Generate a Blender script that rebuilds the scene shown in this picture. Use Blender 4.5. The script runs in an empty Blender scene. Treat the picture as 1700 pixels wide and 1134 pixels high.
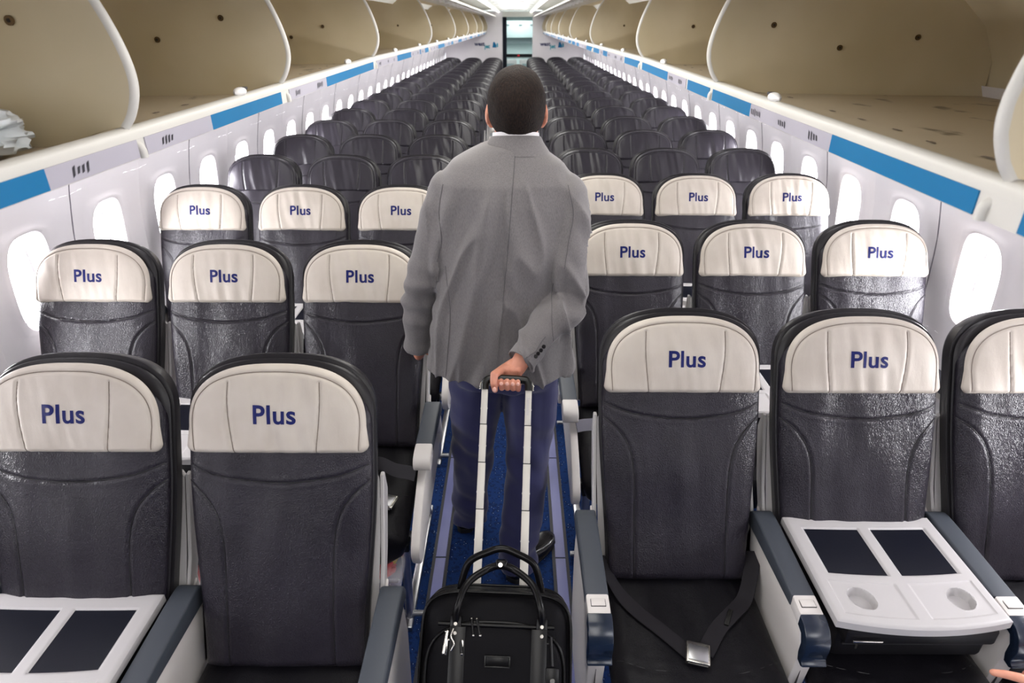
import bpy, bmesh, math, random
import numpy as np
from mathutils import Vector, Matrix, noise
from mathutils.bvhtree import BVHTree
random.seed(4)
PI = math.pi
sc = bpy.context.scene
COL = sc.collection

# ------------------------------------------------------------------ camera, world, light, exposure
cam_d = bpy.data.cameras.new('camera')
cam = bpy.data.objects.new('camera', cam_d); COL.objects.link(cam)
cam.location = (0.05, 0.0, 1.88)
cam.rotation_euler = (math.radians(90 - 26.95), 0, 0.0069)
cam_d.sensor_width = 36.0
cam_d.lens = 36.0 * 1036 / 1700
cam_d.clip_start = 0.02
cam_d.dof.use_dof = True
cam_d.dof.focus_distance = 1.9
cam_d.dof.aperture_fstop = 4.5
sc.camera = cam

world = bpy.data.worlds.new('overcast_daylight'); sc.world = world
world.use_nodes = True
bg = world.node_tree.nodes['Background']
bg.inputs[0].default_value = (0.97, 0.97, 1.0, 1)
bg.inputs[1].default_value = 9.0

sc.view_settings.view_transform = 'Standard'
sc.view_settings.look = 'None'
sc.view_settings.exposure = -0.10
sc.view_settings.gamma = 1.0
sc.view_settings.use_curve_mapping = False
try:
    sc.cycles.use_denoising = True
    sc.cycles.max_bounces = 8
    sc.cycles.diffuse_bounces = 5
    sc.cycles.transparent_max_bounces = 12
    sc.cycles.sample_clamp_indirect = 6
except Exception:
    pass

def area(name, loc, rot, sx, sy, power, color=(1, 1, 1)):
    d = bpy.data.lights.new(name, 'AREA'); d.shape = 'RECTANGLE'
    d.size = sx; d.size_y = sy; d.energy = power; d.color = color
    o = bpy.data.objects.new(name, d); COL.objects.link(o)
    o.location = loc; o.rotation_euler = rot
    return o
# cabin ceiling wash lamps, running the length of the ceiling
area('ceiling_wash_lamp', (0, -0.6, 2.14), (0, 0, 0), 0.70, 1.7, 22, (1, .97, .94))
area('ceiling_wash_lamp', (0, 3.0, 2.14), (0, 0, 0), 0.6, 4.0, 34, (1, .97, .94))
area('ceiling_wash_lamp', (0, 8.0, 2.14), (0, 0, 0), 0.6, 5.6, 50, (1, .98, .95))
area('ceiling_wash_lamp', (0, 13.8, 2.14), (0, 0, 0), 0.6, 5.6, 50, (1, .98, .95))
area('ceiling_wash_lamp', (0.1, 18.3, 2.10), (0, 0, 0), 0.8, 1.2, 22, (.9, 1, .98))
# cove lamps washing the ceiling itself
area('ceiling_cove_lamp', (0, 5.0, 2.09), (PI, 0, 0), 0.5, 7.0, 26, (1, .99, .95))
area('ceiling_cove_lamp', (0, 12.8, 2.09), (PI, 0, 0), 0.5, 8.0, 44, (1, .99, .95))
# unseen fill lamps added under the bins to brighten the side walls
for sx in (-1, 1):
    for y0, ln in ((-1.3, 5.8), (4.7, 6.0), (10.9, 6.0)):
        area('added_wall_fill', (sx * 1.40, y0 + ln / 2, 1.575), (0, -sx * .45, 0), 0.07, ln, 13, (1, .98, .98))
# daylight falling in through the rows of windows
for sx in (-1, 1):
    for y0 in (2.2, 6.8, 11.4):
        area('window_daylight', (sx * 1.98, y0 + 1.2, 1.08), (0, sx * PI / 2, 0), 0.5, 4.6, 560, (.98, .97, 1))

# ------------------------------------------------------------------ materials
def srgb(r, g, b):
    def f(c):
        c /= 255.0
        return c / 12.92 if c <= .04045 else ((c + .055) / 1.055) ** 2.4
    return (f(r), f(g), f(b), 1)

def new_mat(name, col, rough=.5, metal=0.0, spec=.5, sheen=0.0, coat=0.0):
    m = bpy.data.materials.new(name); m.use_nodes = True
    b = m.node_tree.nodes['Principled BSDF']
    b.inputs['Base Color'].default_value = col
    b.inputs['Roughness'].default_value = rough
    b.inputs['Metallic'].default_value = metal
    b.inputs['Specular IOR Level'].default_value = spec
    b.inputs['Sheen Weight'].default_value = sheen
    b.inputs['Coat Weight'].default_value = coat
    return m

def N(m, t):
    return m.node_tree.nodes.new(t)
def L(m, a, b):
    m.node_tree.links.new(a, b)
def bsdf(m):
    return m.node_tree.nodes['Principled BSDF']
def objcoord(m):
    t = N(m, 'ShaderNodeTexCoord'); return t.outputs['Object']

def add_bump(m, kind, scale, strength, dist=.001, stretch=None, detail=4):
    c = objcoord(m)
    if stretch:
        mp = N(m, 'ShaderNodeMapping'); mp.inputs['Scale'].default_value = stretch
        L(m, c, mp.inputs['Vector']); c = mp.outputs[0]
    if kind == 'voronoi':
        t = N(m, 'ShaderNodeTexVoronoi'); t.feature = 'DISTANCE_TO_EDGE'
        t.inputs['Scale'].default_value = scale; out = t.outputs['Distance']
        nz = N(m, 'ShaderNodeTexNoise'); nz.inputs['Scale'].default_value = scale * .4
        L(m, c, nz.inputs['Vector'])
        mx = N(m, 'ShaderNodeVectorMath'); mx.operation = 'MULTIPLY_ADD'
        L(m, nz.outputs['Color'], mx.inputs[0]); mx.inputs[1].default_value = (.012,) * 3
        L(m, c, mx.inputs[2]); L(m, mx.outputs[0], t.inputs['Vector'])
        rmp = N(m, 'ShaderNodeMapRange'); rmp.inputs['From Max'].default_value = .25
        L(m, out, rmp.inputs['Value']); out = rmp.outputs[0]
    else:
        t = N(m, 'ShaderNodeTexNoise'); t.inputs['Scale'].default_value = scale
        t.inputs['Detail'].default_value = detail
        L(m, c, t.inputs['Vector']); out = t.outputs['Fac']
    b = N(m, 'ShaderNodeBump'); b.inputs['Strength'].default_value = strength
    b.inputs['Distance'].default_value = dist
    L(m, out, b.inputs['Height'])
    prev = bsdf(m).inputs['Normal']
    if prev.is_linked:
        L(m, prev.links[0].from_socket, b.inputs['Normal'])
    L(m, b.outputs[0], bsdf(m).inputs['Normal'])

def vary(m, c1, c2, scale, lo=.35, hi=.65, stretch=None, detail=3):
    c = objcoord(m)
    if stretch:
        mp = N(m, 'ShaderNodeMapping'); mp.inputs['Scale'].default_value = stretch
        L(m, c, mp.inputs['Vector']); c = mp.outputs[0]
    t = N(m, 'ShaderNodeTexNoise'); t.inputs['Scale'].default_value = scale
    t.inputs['Detail'].default_value = detail
    L(m, c, t.inputs['Vector'])
    r = N(m, 'ShaderNodeValToRGB')
    r.color_ramp.elements[0].position = lo; r.color_ramp.elements[0].color = c1
    r.color_ramp.elements[1].position = hi; r.color_ramp.elements[1].color = c2
    L(m, t.outputs['Fac'], r.inputs['Fac'])
    L(m, r.outputs['Color'], bsdf(m).inputs['Base Color'])
    return r

M = {}
M['leather'] = new_mat('dark_leather', srgb(34, 30, 39), .30, spec=.32)
vary(M['leather'], srgb(29, 26, 33), srgb(38, 35, 43), 5)
add_bump(M['leather'], 'voronoi', 230, .38, .0012, (1, 1, .55))
add_bump(M['leather'], 'noise', 22, .25, .006, (1.6, 1, .7))
M['leather_econ'] = new_mat('smooth_dark_leather', srgb(38, 35, 42), .33, spec=.34)
add_bump(M['leather_econ'], 'noise', 14, .2, .006, (2.0, 1, .8))
M['cushion'] = new_mat('black_cushion_leather', srgb(14, 13, 17), .40, spec=.16)
add_bump(M['cushion'], 'voronoi', 240, .25, .001)
add_bump(M['cushion'], 'noise', 12, .3, .008)
M['cream'] = new_mat('cream_leather', srgb(201, 193, 185), .5, spec=.35)
vary(M['cream'], srgb(182, 173, 162), srgb(192, 184, 174), 9)
add_bump(M['cream'], 'voronoi', 330, .10, .0006)
add_bump(M['cream'], 'noise', 18, .22, .006, (2, 1, .7))
M['cream_seam'] = new_mat('cream_seam_thread', srgb(120, 108, 98), .7)
M['dark_seam'] = new_mat('dark_seam_thread', srgb(16, 15, 18), .5)
M['rim'] = new_mat('black_seat_rim', srgb(27, 25, 28), .38, spec=.3)
add_bump(M['rim'], 'noise', 300, .15, .0006)
M['navy_print'] = new_mat('navy_print', srgb(20, 28, 88), .6, spec=.2)
M['shell'] = new_mat('grey_seat_plastic', srgb(176, 173, 172), .4)
M['cream_plastic'] = new_mat('cream_plastic', srgb(198, 193, 189), .38)
M['shadow_gap'] = new_mat('panel_gap', srgb(60, 57, 58), .8)
M['pad_blue'] = new_mat('slate_blue_pad', srgb(53, 58, 66), .55)
add_bump(M['pad_blue'], 'noise', 500, .1, .0004)
M['cap_navy'] = new_mat('navy_plastic', srgb(22, 31, 46), .25)
M['metal'] = new_mat('brushed_metal', srgb(190, 190, 192), .3, metal=1)
M['alu'] = new_mat('satin_aluminium', srgb(190, 186, 178), .45, metal=.1)
M['chrome'] = new_mat('polished_steel', srgb(196, 192, 184), .2, metal=1)
M['belt'] = new_mat('black_webbing', srgb(30, 28, 32), .7, spec=.2)
add_bump(M['belt'], 'noise', 600, .4, .0006)
M['belt_grey'] = new_mat('grey_webbing', srgb(84, 82, 92), .75)
add_bump(M['belt_grey'], 'noise', 600, .4, .0006)
M['wall'] = new_mat('cabin_wall_plastic', srgb(222, 219, 221), .6, spec=.35)
vary(M['wall'], srgb(219, 215, 218), srgb(226, 222, 225), 2)
add_bump(M['wall'], 'noise', 350, .08, .0004)
M['wall_gap'] = new_mat('wall_joint', srgb(120, 115, 122), .8)
M['ceil'] = new_mat('ceiling_plastic', srgb(236, 237, 230), .5)
M['bin'] = new_mat('bin_lining_beige', srgb(198, 184, 154), .55)
vary(M['bin'], srgb(192, 178, 146), srgb(204, 191, 162), 3)
M['bin_floor'] = new_mat('bin_floor_beige', srgb(186, 171, 146), .5)
r_ = vary(M['bin_floor'], srgb(120, 106, 88), srgb(188, 174, 150), 11, .30, .38, (1, .7, 1), 6)
M['bin_edge'] = new_mat('white_bin_trim', srgb(200, 197, 190), .45)
M['bin_worn'] = new_mat('worn_grey_edge', srgb(124, 112, 100), .6)
M['blue'] = new_mat('blue_stripe_vinyl', srgb(0, 104, 152), .5, spec=.3)
M['label_grey'] = new_mat('row_label_vinyl', srgb(168, 164, 174), .45)
M['label_ink'] = new_mat('dark_label_ink', srgb(40, 38, 46), .5)
M['screw'] = new_mat('tarnished_screw', srgb(96, 76, 48), .5, metal=.5)
M['screw_dark'] = new_mat('dark_screw_hole', srgb(34, 26, 18), .7)
M['glass'] = bpy.data.materials.new('window_glass'); M['glass'].use_nodes = True
nt = M['glass'].node_tree; nt.nodes.clear()
o_ = nt.nodes.new('ShaderNodeOutputMaterial'); mx_ = nt.nodes.new('ShaderNodeMixShader')
tr_ = nt.nodes.new('ShaderNodeBsdfTransparent'); gl_ = nt.nodes.new('ShaderNodeBsdfGlossy')
gl_.inputs['Roughness'].default_value = .05; mx_.inputs[0].default_value = .06
nt.links.new(tr_.outputs[0], mx_.inputs[1]); nt.links.new(gl_.outputs[0], mx_.inputs[2]); nt.links.new(mx_.outputs[0], o_.inputs[0])
# carpet
M['carpet'] = new_mat('navy_speckled_carpet', srgb(20, 36, 74), .95, spec=.1)
c = objcoord(M['carpet'])
v = N(M['carpet'], 'ShaderNodeTexVoronoi'); v.inputs['Scale'].default_value = 95; L(M['carpet'], c, v.inputs['Vector'])
rp = N(M['carpet'], 'ShaderNodeValToRGB')
rp.color_ramp.elements[0].position = .10; rp.color_ramp.elements[0].color = srgb(150, 170, 200)
rp.color_ramp.elements[1].position = .2; rp.color_ramp.elements[1].color = srgb(19, 34, 72)
sep = N(M['carpet'], 'ShaderNodeSeparateColor'); L(M['carpet'], v.outputs['Color'], sep.inputs[0])
gt = N(M['carpet'], 'ShaderNodeMath'); gt.operation = 'GREATER_THAN'; gt.inputs[1].default_value = .72
L(M['carpet'], sep.outputs[0], gt.inputs[0])
mxx = N(M['carpet'], 'ShaderNodeMix'); mxx.data_type = 'RGBA'
L(M['carpet'], gt.outputs[0], mxx.inputs['Factor'])
nz = N(M['carpet'], 'ShaderNodeTexNoise'); nz.inputs['Scale'].default_value = 420; L(M['carpet'], c, nz.inputs['Vector'])
rq = N(M['carpet'], 'ShaderNodeValToRGB')
rq.color_ramp.elements[0].position = .35; rq.color_ramp.elements[0].color = srgb(14, 32, 70)
rq.color_ramp.elements[1].position = .7; rq.color_ramp.elements[1].color = srgb(32, 60, 114)
L(M['carpet'], nz.outputs['Fac'], rq.inputs['Fac'])
L(M['carpet'], v.outputs['Distance'], rp.inputs['Fac'])
L(M['carpet'], rq.outputs['Color'], mxx.inputs['A']); L(M['carpet'], rp.outputs['Color'], mxx.inputs['B'])
L(M['carpet'], mxx.outputs['Result'], bsdf(M['carpet']).inputs['Base Color'])
M['strip'] = new_mat('violet_floor_strip', srgb(98, 102, 150), .35)
vary(M['strip'], srgb(78, 82, 128), srgb(102, 105, 152), 7, stretch=(1, .3, 1))
M['strip_edge'] = new_mat('dark_strip_edge', srgb(26, 26, 34), .6)
# clothes and person
M['jacket'] = new_mat('grey_suit_wool', srgb(122, 119, 121), .85, spec=.2, sheen=.15)
vary(M['jacket'], srgb(103, 100, 100), srgb(121, 117, 117), 600, .3, .7, (1, 1, .2), 2)
add_bump(M['jacket'], 'noise', 700, .12, .0004, (1, 1, .3))
M['jacket_dark'] = new_mat('dark_stitch_line', srgb(88, 85, 87), .9)
M['button'] = new_mat('dark_button', srgb(26, 24, 26), .25)
M['trouser'] = new_mat('navy_suit_wool', srgb(44, 46, 84), .8, spec=.25, sheen=.2)
add_bump(M['trouser'], 'noise', 400, .2, .0006)
M['shirt'] = new_mat('white_shirt_cotton', srgb(228, 226, 228), .7)
M['skin'] = new_mat('warm_skin', srgb(196, 134, 110), .48, spec=.4)
vary(M['skin'], srgb(186, 120, 98), srgb(206, 146, 122), 14)
bsdf(M['skin']).inputs['Subsurface Weight'].default_value = .12
bsdf(M['skin']).inputs['Subsurface Radius'].default_value = (.012, .005, .003)
M['nail'] = new_mat('fingernail', srgb(226, 176, 160), .3)
M['hair'] = new_mat('short_dark_hair', srgb(38, 28, 22), .8, spec=.15)
vary(M['hair'], srgb(17, 12, 11), srgb(38, 27, 21), 260, .35, .7, (1, 1, .5), 4)
add_bump(M['hair'], 'noise', 260, .8, .003, (1, 1, .35))
M['eye'] = new_mat('eye_white', srgb(230, 228, 222), .2)
M['shoe'] = new_mat('black_shoe_leather', srgb(20, 18, 20), .22, spec=.6)
M['sole'] = new_mat('shoe_sole', srgb(22, 20, 20), .7)
# luggage
M['nylon'] = new_mat('black_nylon', srgb(10, 9, 12), .6, spec=.08)
add_bump(M['nylon'], 'noise', 900, .25, .0005)
M['bag_leather'] = new_mat('black_bag_leather', srgb(10, 9, 10), .28, spec=.18)
M['grip'] = new_mat('black_grip_plastic', srgb(24, 24, 22), .32, spec=.3)
M['tray'] = new_mat('white_tray_plastic', srgb(170, 167, 167), .45)
M['tray_dark'] = new_mat('dark_tray_inlay', srgb(15, 17, 27), .3, spec=.2)
add_bump(M['tray_dark'], 'noise', 160, .12, .001)
M['box_black'] = new_mat('black_console_box', srgb(16, 15, 18), .5, spec=.2)
M['plexi'] = new_mat('clear_plastic', srgb(225, 222, 228), .1)
bsdf(M['plexi']).inputs['Alpha'].default_value = .32
M['red'] = new_mat('red_pouch', srgb(200, 22, 34), .4)
M['yellow'] = new_mat('yellow_tag', srgb(232, 196, 60), .5)
M['white'] = new_mat('white_plastic', srgb(228, 226, 224), .4)
M['curtain'] = new_mat('dark_blue_curtain', srgb(28, 34, 50), .85)
M['galley'] = new_mat('pale_galley_laminate', srgb(206, 220, 220), .4)
M['galley_grey'] = new_mat('grey_galley_recess', srgb(128, 140, 142), .5)
M['logo_navy'] = new_mat('navy_logo', srgb(34, 42, 92), .5)
M['logo_teal'] = new_mat('teal_logo', srgb(20, 150, 170), .5)
M['bag_white'] = new_mat('white_plastic_bag', srgb(206, 210, 212), .35)
M['lamp'] = bpy.data.materials.new('lit_lamp_diffuser'); M['lamp'].use_nodes = True
nt = M['lamp'].node_tree; nt.nodes.clear()
o_ = nt.nodes.new('ShaderNodeOutputMaterial'); e_ = nt.nodes.new('ShaderNodeEmission')
e_.inputs[0].default_value = (1, .98, .93, 1); e_.inputs[1].default_value = 3.0
nt.links.new(e_.outputs[0], o_.inputs[0])

# ------------------------------------------------------------------ mesh helpers
class MB:
    def __init__(s):
        s.v = []; s.f = []; s.m = []; s.mats = []
    def mi(s, mat):
        if mat not in s.mats: s.mats.append(mat)
        return s.mats.index(mat)
    def add(s, v, f, mat):
        k = len(s.v); i = s.mi(mat)
        s.v += [tuple(p) for p in v]
        s.f += [tuple(a + k for a in q) for q in f]
        s.m += [i] * len(f)
        return s
    def mesh(s, name):
        me = bpy.data.meshes.new(name)
        me.from_pydata(s.v, [], s.f)
        for m in s.mats: me.materials.append(m)
        me.polygons.foreach_set('material_index', s.m)
        me.validate()
        bm = bmesh.new(); bm.from_mesh(me)
        bmesh.ops.recalc_face_normals(bm, faces=bm.faces)
        bm.to_mesh(me); bm.free()
        return me

def link(name, me, parent=None, smooth=35):
    o = bpy.data.objects.new(name, me); COL.objects.link(o)
    if parent is not None: o.parent = parent
    if smooth and me is not None and len(me.polygons):
        me.polygons.foreach_set('use_smooth', [True] * len(me.polygons))
        if smooth < 180:
            try: me.set_sharp_from_angle(angle=math.radians(smooth))
            except Exception: pass
    return o

def obj(name, mb, parent=None, smooth=35):
    return link(name, mb.mesh(name), parent, smooth)

def root(name, loc, label, cat, group=None, rz=0):
    o = bpy.data.objects.new(name, None); COL.objects.link(o)
    o.empty_display_size = .1
    o.location = loc; o.rotation_euler = (0, 0, rz)
    o['label'] = label; o['category'] = cat
    if group: o['group'] = group
    return o

def tag(o, label=None, cat=None, group=None, kind=None):
    if label: o['label'] = label
    if cat: o['category'] = cat
    if group: o['group'] = group
    if kind: o['kind'] = kind
    return o

def copy_tree(o, parent=None):
    c = o.copy(); COL.objects.link(c); c.parent = parent
    for ch in o.children: copy_tree(ch, c)
    return c

def rbox(c, s, r=.004, seg=2, rot=None):
    bm = bmesh.new(); bmesh.ops.create_cube(bm, size=1)
    bmesh.ops.scale(bm, vec=s, verts=bm.verts)
    if r > 0:
        r = min(r, min(s) * .49)
        bmesh.ops.bevel(bm, geom=list(bm.edges), offset=r, segments=seg, profile=.5, affect='EDGES')
    if rot is not None: bmesh.ops.transform(bm, matrix=rot.to_4x4(), verts=bm.verts)
    bmesh.ops.translate(bm, vec=c, verts=bm.verts)
    v = [tuple(p.co) for p in bm.verts]; bm.verts.index_update()
    f = [tuple(q.index for q in p.verts) for p in bm.faces]; bm.free()
    return v, f

def prism(poly, h0, h1, axis='x', r=0, seg=2):
    """poly: 2D points; extruded from h0 to h1 along axis. axis x: poly=(y,z); y: (x,z); z: (x,y)"""
    bm = bmesh.new()
    def P(a, b, h):
        return {'x': (h, a, b), 'y': (a, h, b), 'z': (a, b, h)}[axis]
    lo = [bm.verts.new(P(a, b, h0)) for a, b in poly]
    hi = [bm.verts.new(P(a, b, h1)) for a, b in poly]
    n = len(poly)
    f0 = bm.faces.new(lo); f1 = bm.faces.new(hi)
    for i in range(n): bm.faces.new((lo[i], lo[(i + 1) % n], hi[(i + 1) % n], hi[i]))
    bmesh.ops.recalc_face_normals(bm, faces=bm.faces)
    if r > 0:
        es = list(set(f0.edges) | set(f1.edges))
        bmesh.ops.bevel(bm, geom=es, offset=r, segments=seg, profile=.5, affect='EDGES')
    bmesh.ops.triangulate(bm, faces=[f for f in bm.faces if len(f.verts) > 4])
    bm.verts.index_update()
    v = [tuple(p.co) for p in bm.verts]
    f = [tuple(q.index for q in p.verts) for p in bm.faces]; bm.free()
    return v, f

def smooth_poly(pts, n=6, closed=False):
    """Catmull-Rom through points"""
    P = [Vector(p) for p in pts]; out = []
    m = len(P); rng = range(m if closed else m - 1)
    for i in rng:
        p1, p2 = P[i], P[(i + 1) % m]
        p0 = P[i - 1] if (i > 0 or closed) else p1 * 2 - p2
        p3 = P[(i + 2) % m] if (i + 2 < m or closed) else p2 * 2 - p1
        for k in range(n):
            t = k / n
            out.append(.5 * ((2 * p1) + (p2 - p0) * t + (2 * p0 - 5 * p1 + 4 * p2 - p3) * t * t + (3 * p1 - p0 - 3 * p2 + p3) * t ** 3))
    if not closed: out.append(P[-1])
    return [tuple(p) for p in out]

def tube(pts, r, seg=8, caps=True, flat=None, closed=False):
    """r float or list; flat=(rx, ry, up) makes elliptical ribbon"""
    P = [Vector(p) for p in pts]; n = len(P)
    R = r if isinstance(r, (list, tuple)) else [r] * n
    v = []; f = []
    up0 = Vector(flat[2]) if flat else None
    T = []
    for i in range(n):
        if closed: t = P[(i + 1) % n] - P[i - 1]
        else: t = P[min(i + 1, n - 1)] - P[max(i - 1, 0)]
        T.append(t.normalized() if t.length > 1e-9 else Vector((0, 0, 1)))
    a = T[0].orthogonal().normalized()
    for i in range(n):
        if up0 is not None:
            a = (up0 - T[i] * up0.dot(T[i]))
            a = a.normalized() if a.length > 1e-6 else T[i].orthogonal().normalized()
        else:
            a = (a - T[i] * a.dot(T[i])).normalized()
        b = T[i].cross(a)
        ra, rb = (flat[0], flat[1]) if flat else (R[i], R[i])
        if flat and isinstance(r, (list, tuple)): ra *= R[i]; rb *= R[i]
        for k in range(seg):
            th = 2 * PI * k / seg
            v.append(P[i] + a * (ra * math.cos(th)) + b * (rb * math.sin(th)))
    m = n if closed else n - 1
    for i in range(m):
        j = (i + 1) % n
        for k in range(seg):
            k2 = (k + 1) % seg
            f.append((i * seg + k, i * seg + k2, j * seg + k2, j * seg + k))
    if caps and not closed:
        f.append(tuple(range(seg))[::-1]); f.append(tuple((n - 1) * seg + k for k in range(seg)))
    return v, f

def ribbon(pts, w, t, up):
    """flat strap, width w along up, thickness t"""
    P = [Vector(p) for p in pts]; n = len(P); v = []; f = []
    for i in range(n):
        T = (P[min(i + 1, n - 1)] - P[max(i - 1, 0)]).normalized()
        U = Vector(up[i] if isinstance(up, list) else up)
        a = (U - T * U.dot(T)).normalized(); b = T.cross(a)
        for sa, sb in ((-1, -1), (1, -1), (1, 1), (-1, 1)):
            v.append(P[i] + a * (sa * w / 2) + b * (sb * t / 2))
    for i in range(n - 1):
        for k in range(4):
            k2 = (k + 1) % 4
            f.append((i * 4 + k, i * 4 + k2, (i + 1) * 4 + k2, (i + 1) * 4 + k))
    f.append((3, 2, 1, 0)); f.append(tuple((n - 1) * 4 + k for k in range(4)))
    return v, f

def ellipsoid(c, r, seg=20, rings=14, rot=None):
    v = []; f = []
    for i in range(rings + 1):
        ph = PI * i / rings
        for k in range(seg):
            th = 2 * PI * k / seg
            p = Vector((r[0] * math.sin(ph) * math.cos(th), r[1] * math.sin(ph) * math.sin(th), r[2] * math.cos(ph)))
            if rot is not None: p = rot @ p
            v.append(p + Vector(c))
    for i in range(rings):
        for k in range(seg):
            k2 = (k + 1) % seg
            f.append((i * seg + k, i * seg + k2, (i + 1) * seg + k2, (i + 1) * seg + k))
    return v, f

def chain(pts, rs, seg=14):
    """closed tube with spherical joints/ends"""
    parts = []
    for i in range(len(pts) - 1):
        parts.append(tube([pts[i], pts[i + 1]], [rs[i], rs[i + 1]], seg))
    for p, r in zip(pts, rs): parts.append(ellipsoid(p, (r, r, r), seg, 10))
    return parts

def loft(rings, cap=True):
    n = len(rings[0]); v = [p for r in rings for p in r]; f = []
    for i in range(len(rings) - 1):
        for k in range(n):
            k2 = (k + 1) % n
            f.append((i * n + k, i * n + k2, (i + 1) * n + k2, (i + 1) * n + k))
    if cap:
        f.append(tuple(range(n))[::-1]); f.append(tuple((len(rings) - 1) * n + k for k in range(n)))
    return v, f

def sring(cx, cy, z, a, b, n=2.4, seg=40, tilt=0.0):
    out = []
    for k in range(seg):
        t = 2 * PI * k / seg
        c_, s_ = math.cos(t), math.sin(t)
        x = a * math.copysign(abs(c_) ** (2 / n), c_); y = b * math.copysign(abs(s_) ** (2 / n), s_)
        out.append((cx + x, cy + y, z + tilt * y))
    return out

def remesh(parts, voxel, iters=6, factor=.5):
    mb = MB(); dm = M['skin']
    for v, f in parts: mb.add(v, f, dm)
    me = mb.mesh('tmp'); o = bpy.data.objects.new('tmp', me); COL.objects.link(o)
    bm = bmesh.new(); bm.from_mesh(me); bmesh.ops.remove_doubles(bm, verts=bm.verts, dist=1e-5)
    bmesh.ops.recalc_face_normals(bm, faces=bm.faces); bm.to_mesh(me); bm.free()
    md = o.modifiers.new('r', 'REMESH'); md.mode = 'VOXEL'; md.voxel_size = voxel; md.adaptivity = 0
    if iters:
        sm = o.modifiers.new('s', 'SMOOTH'); sm.factor = factor; sm.iterations = iters
    dg = bpy.context.evaluated_depsgraph_get()
    em = bpy.data.meshes.new_from_object(o.evaluated_get(dg))
    em.materials.clear()
    bpy.data.objects.remove(o); bpy.data.meshes.remove(me)
    return em

def np_co(me):
    a = np.empty(len(me.vertices) * 3); me.vertices.foreach_get('co', a); return a.reshape(-1, 3)
def np_no(me):
    a = np.empty(len(me.vertices) * 3); me.vertices.foreach_get('normal', a); return a.reshape(-1, 3)
def set_co(me, a):
    me.vertices.foreach_set('co', a.reshape(-1)); me.update()
def join_meshes(meshes, mats, name):
    """meshes with single mats, into one mesh"""
    mb = MB()
    for me, mt in zip(meshes, mats):
        mb.add([tuple(v.co) for v in me.vertices], [tuple(p.vertices) for p in me.polygons], mt)
    me2 = bpy.data.meshes.new(name); me2.from_pydata(mb.v, [], mb.f)
    for m in mb.mats: me2.materials.append(m)
    me2.polygons.foreach_set('material_index', mb.m)
    return me2

FONT = None
def text_mesh(body, size, bold=.0, res=3, sub=0, align='CENTER', space=1.0):
    cu = bpy.data.curves.new('t', 'FONT'); cu.body = body; cu.size = size; cu.offset = bold
    cu.align_x = align; cu.align_y = 'CENTER'; cu.resolution_u = res; cu.space_character = space
    o = bpy.data.objects.new('t', cu); COL.objects.link(o)
    dg = bpy.context.evaluated_depsgraph_get()
    me = bpy.data.meshes.new_from_object(o.evaluated_get(dg))
    bpy.data.objects.remove(o)
    bm = bmesh.new(); bm.from_mesh(me)
    bmesh.ops.triangulate(bm, faces=bm.faces)
    for _ in range(sub):
        bmesh.ops.subdivide_edges(bm, edges=[e for e in bm.edges if e.calc_length() > size * .1], cuts=1)
        bmesh.ops.triangulate(bm, faces=bm.faces)
    bm.verts.index_update()
    v = [tuple(p.co) for p in bm.verts]; f = [tuple(q.index for q in p.verts) for p in bm.faces]
    bm.free(); bpy.data.meshes.remove(me)
    return v, f

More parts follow.
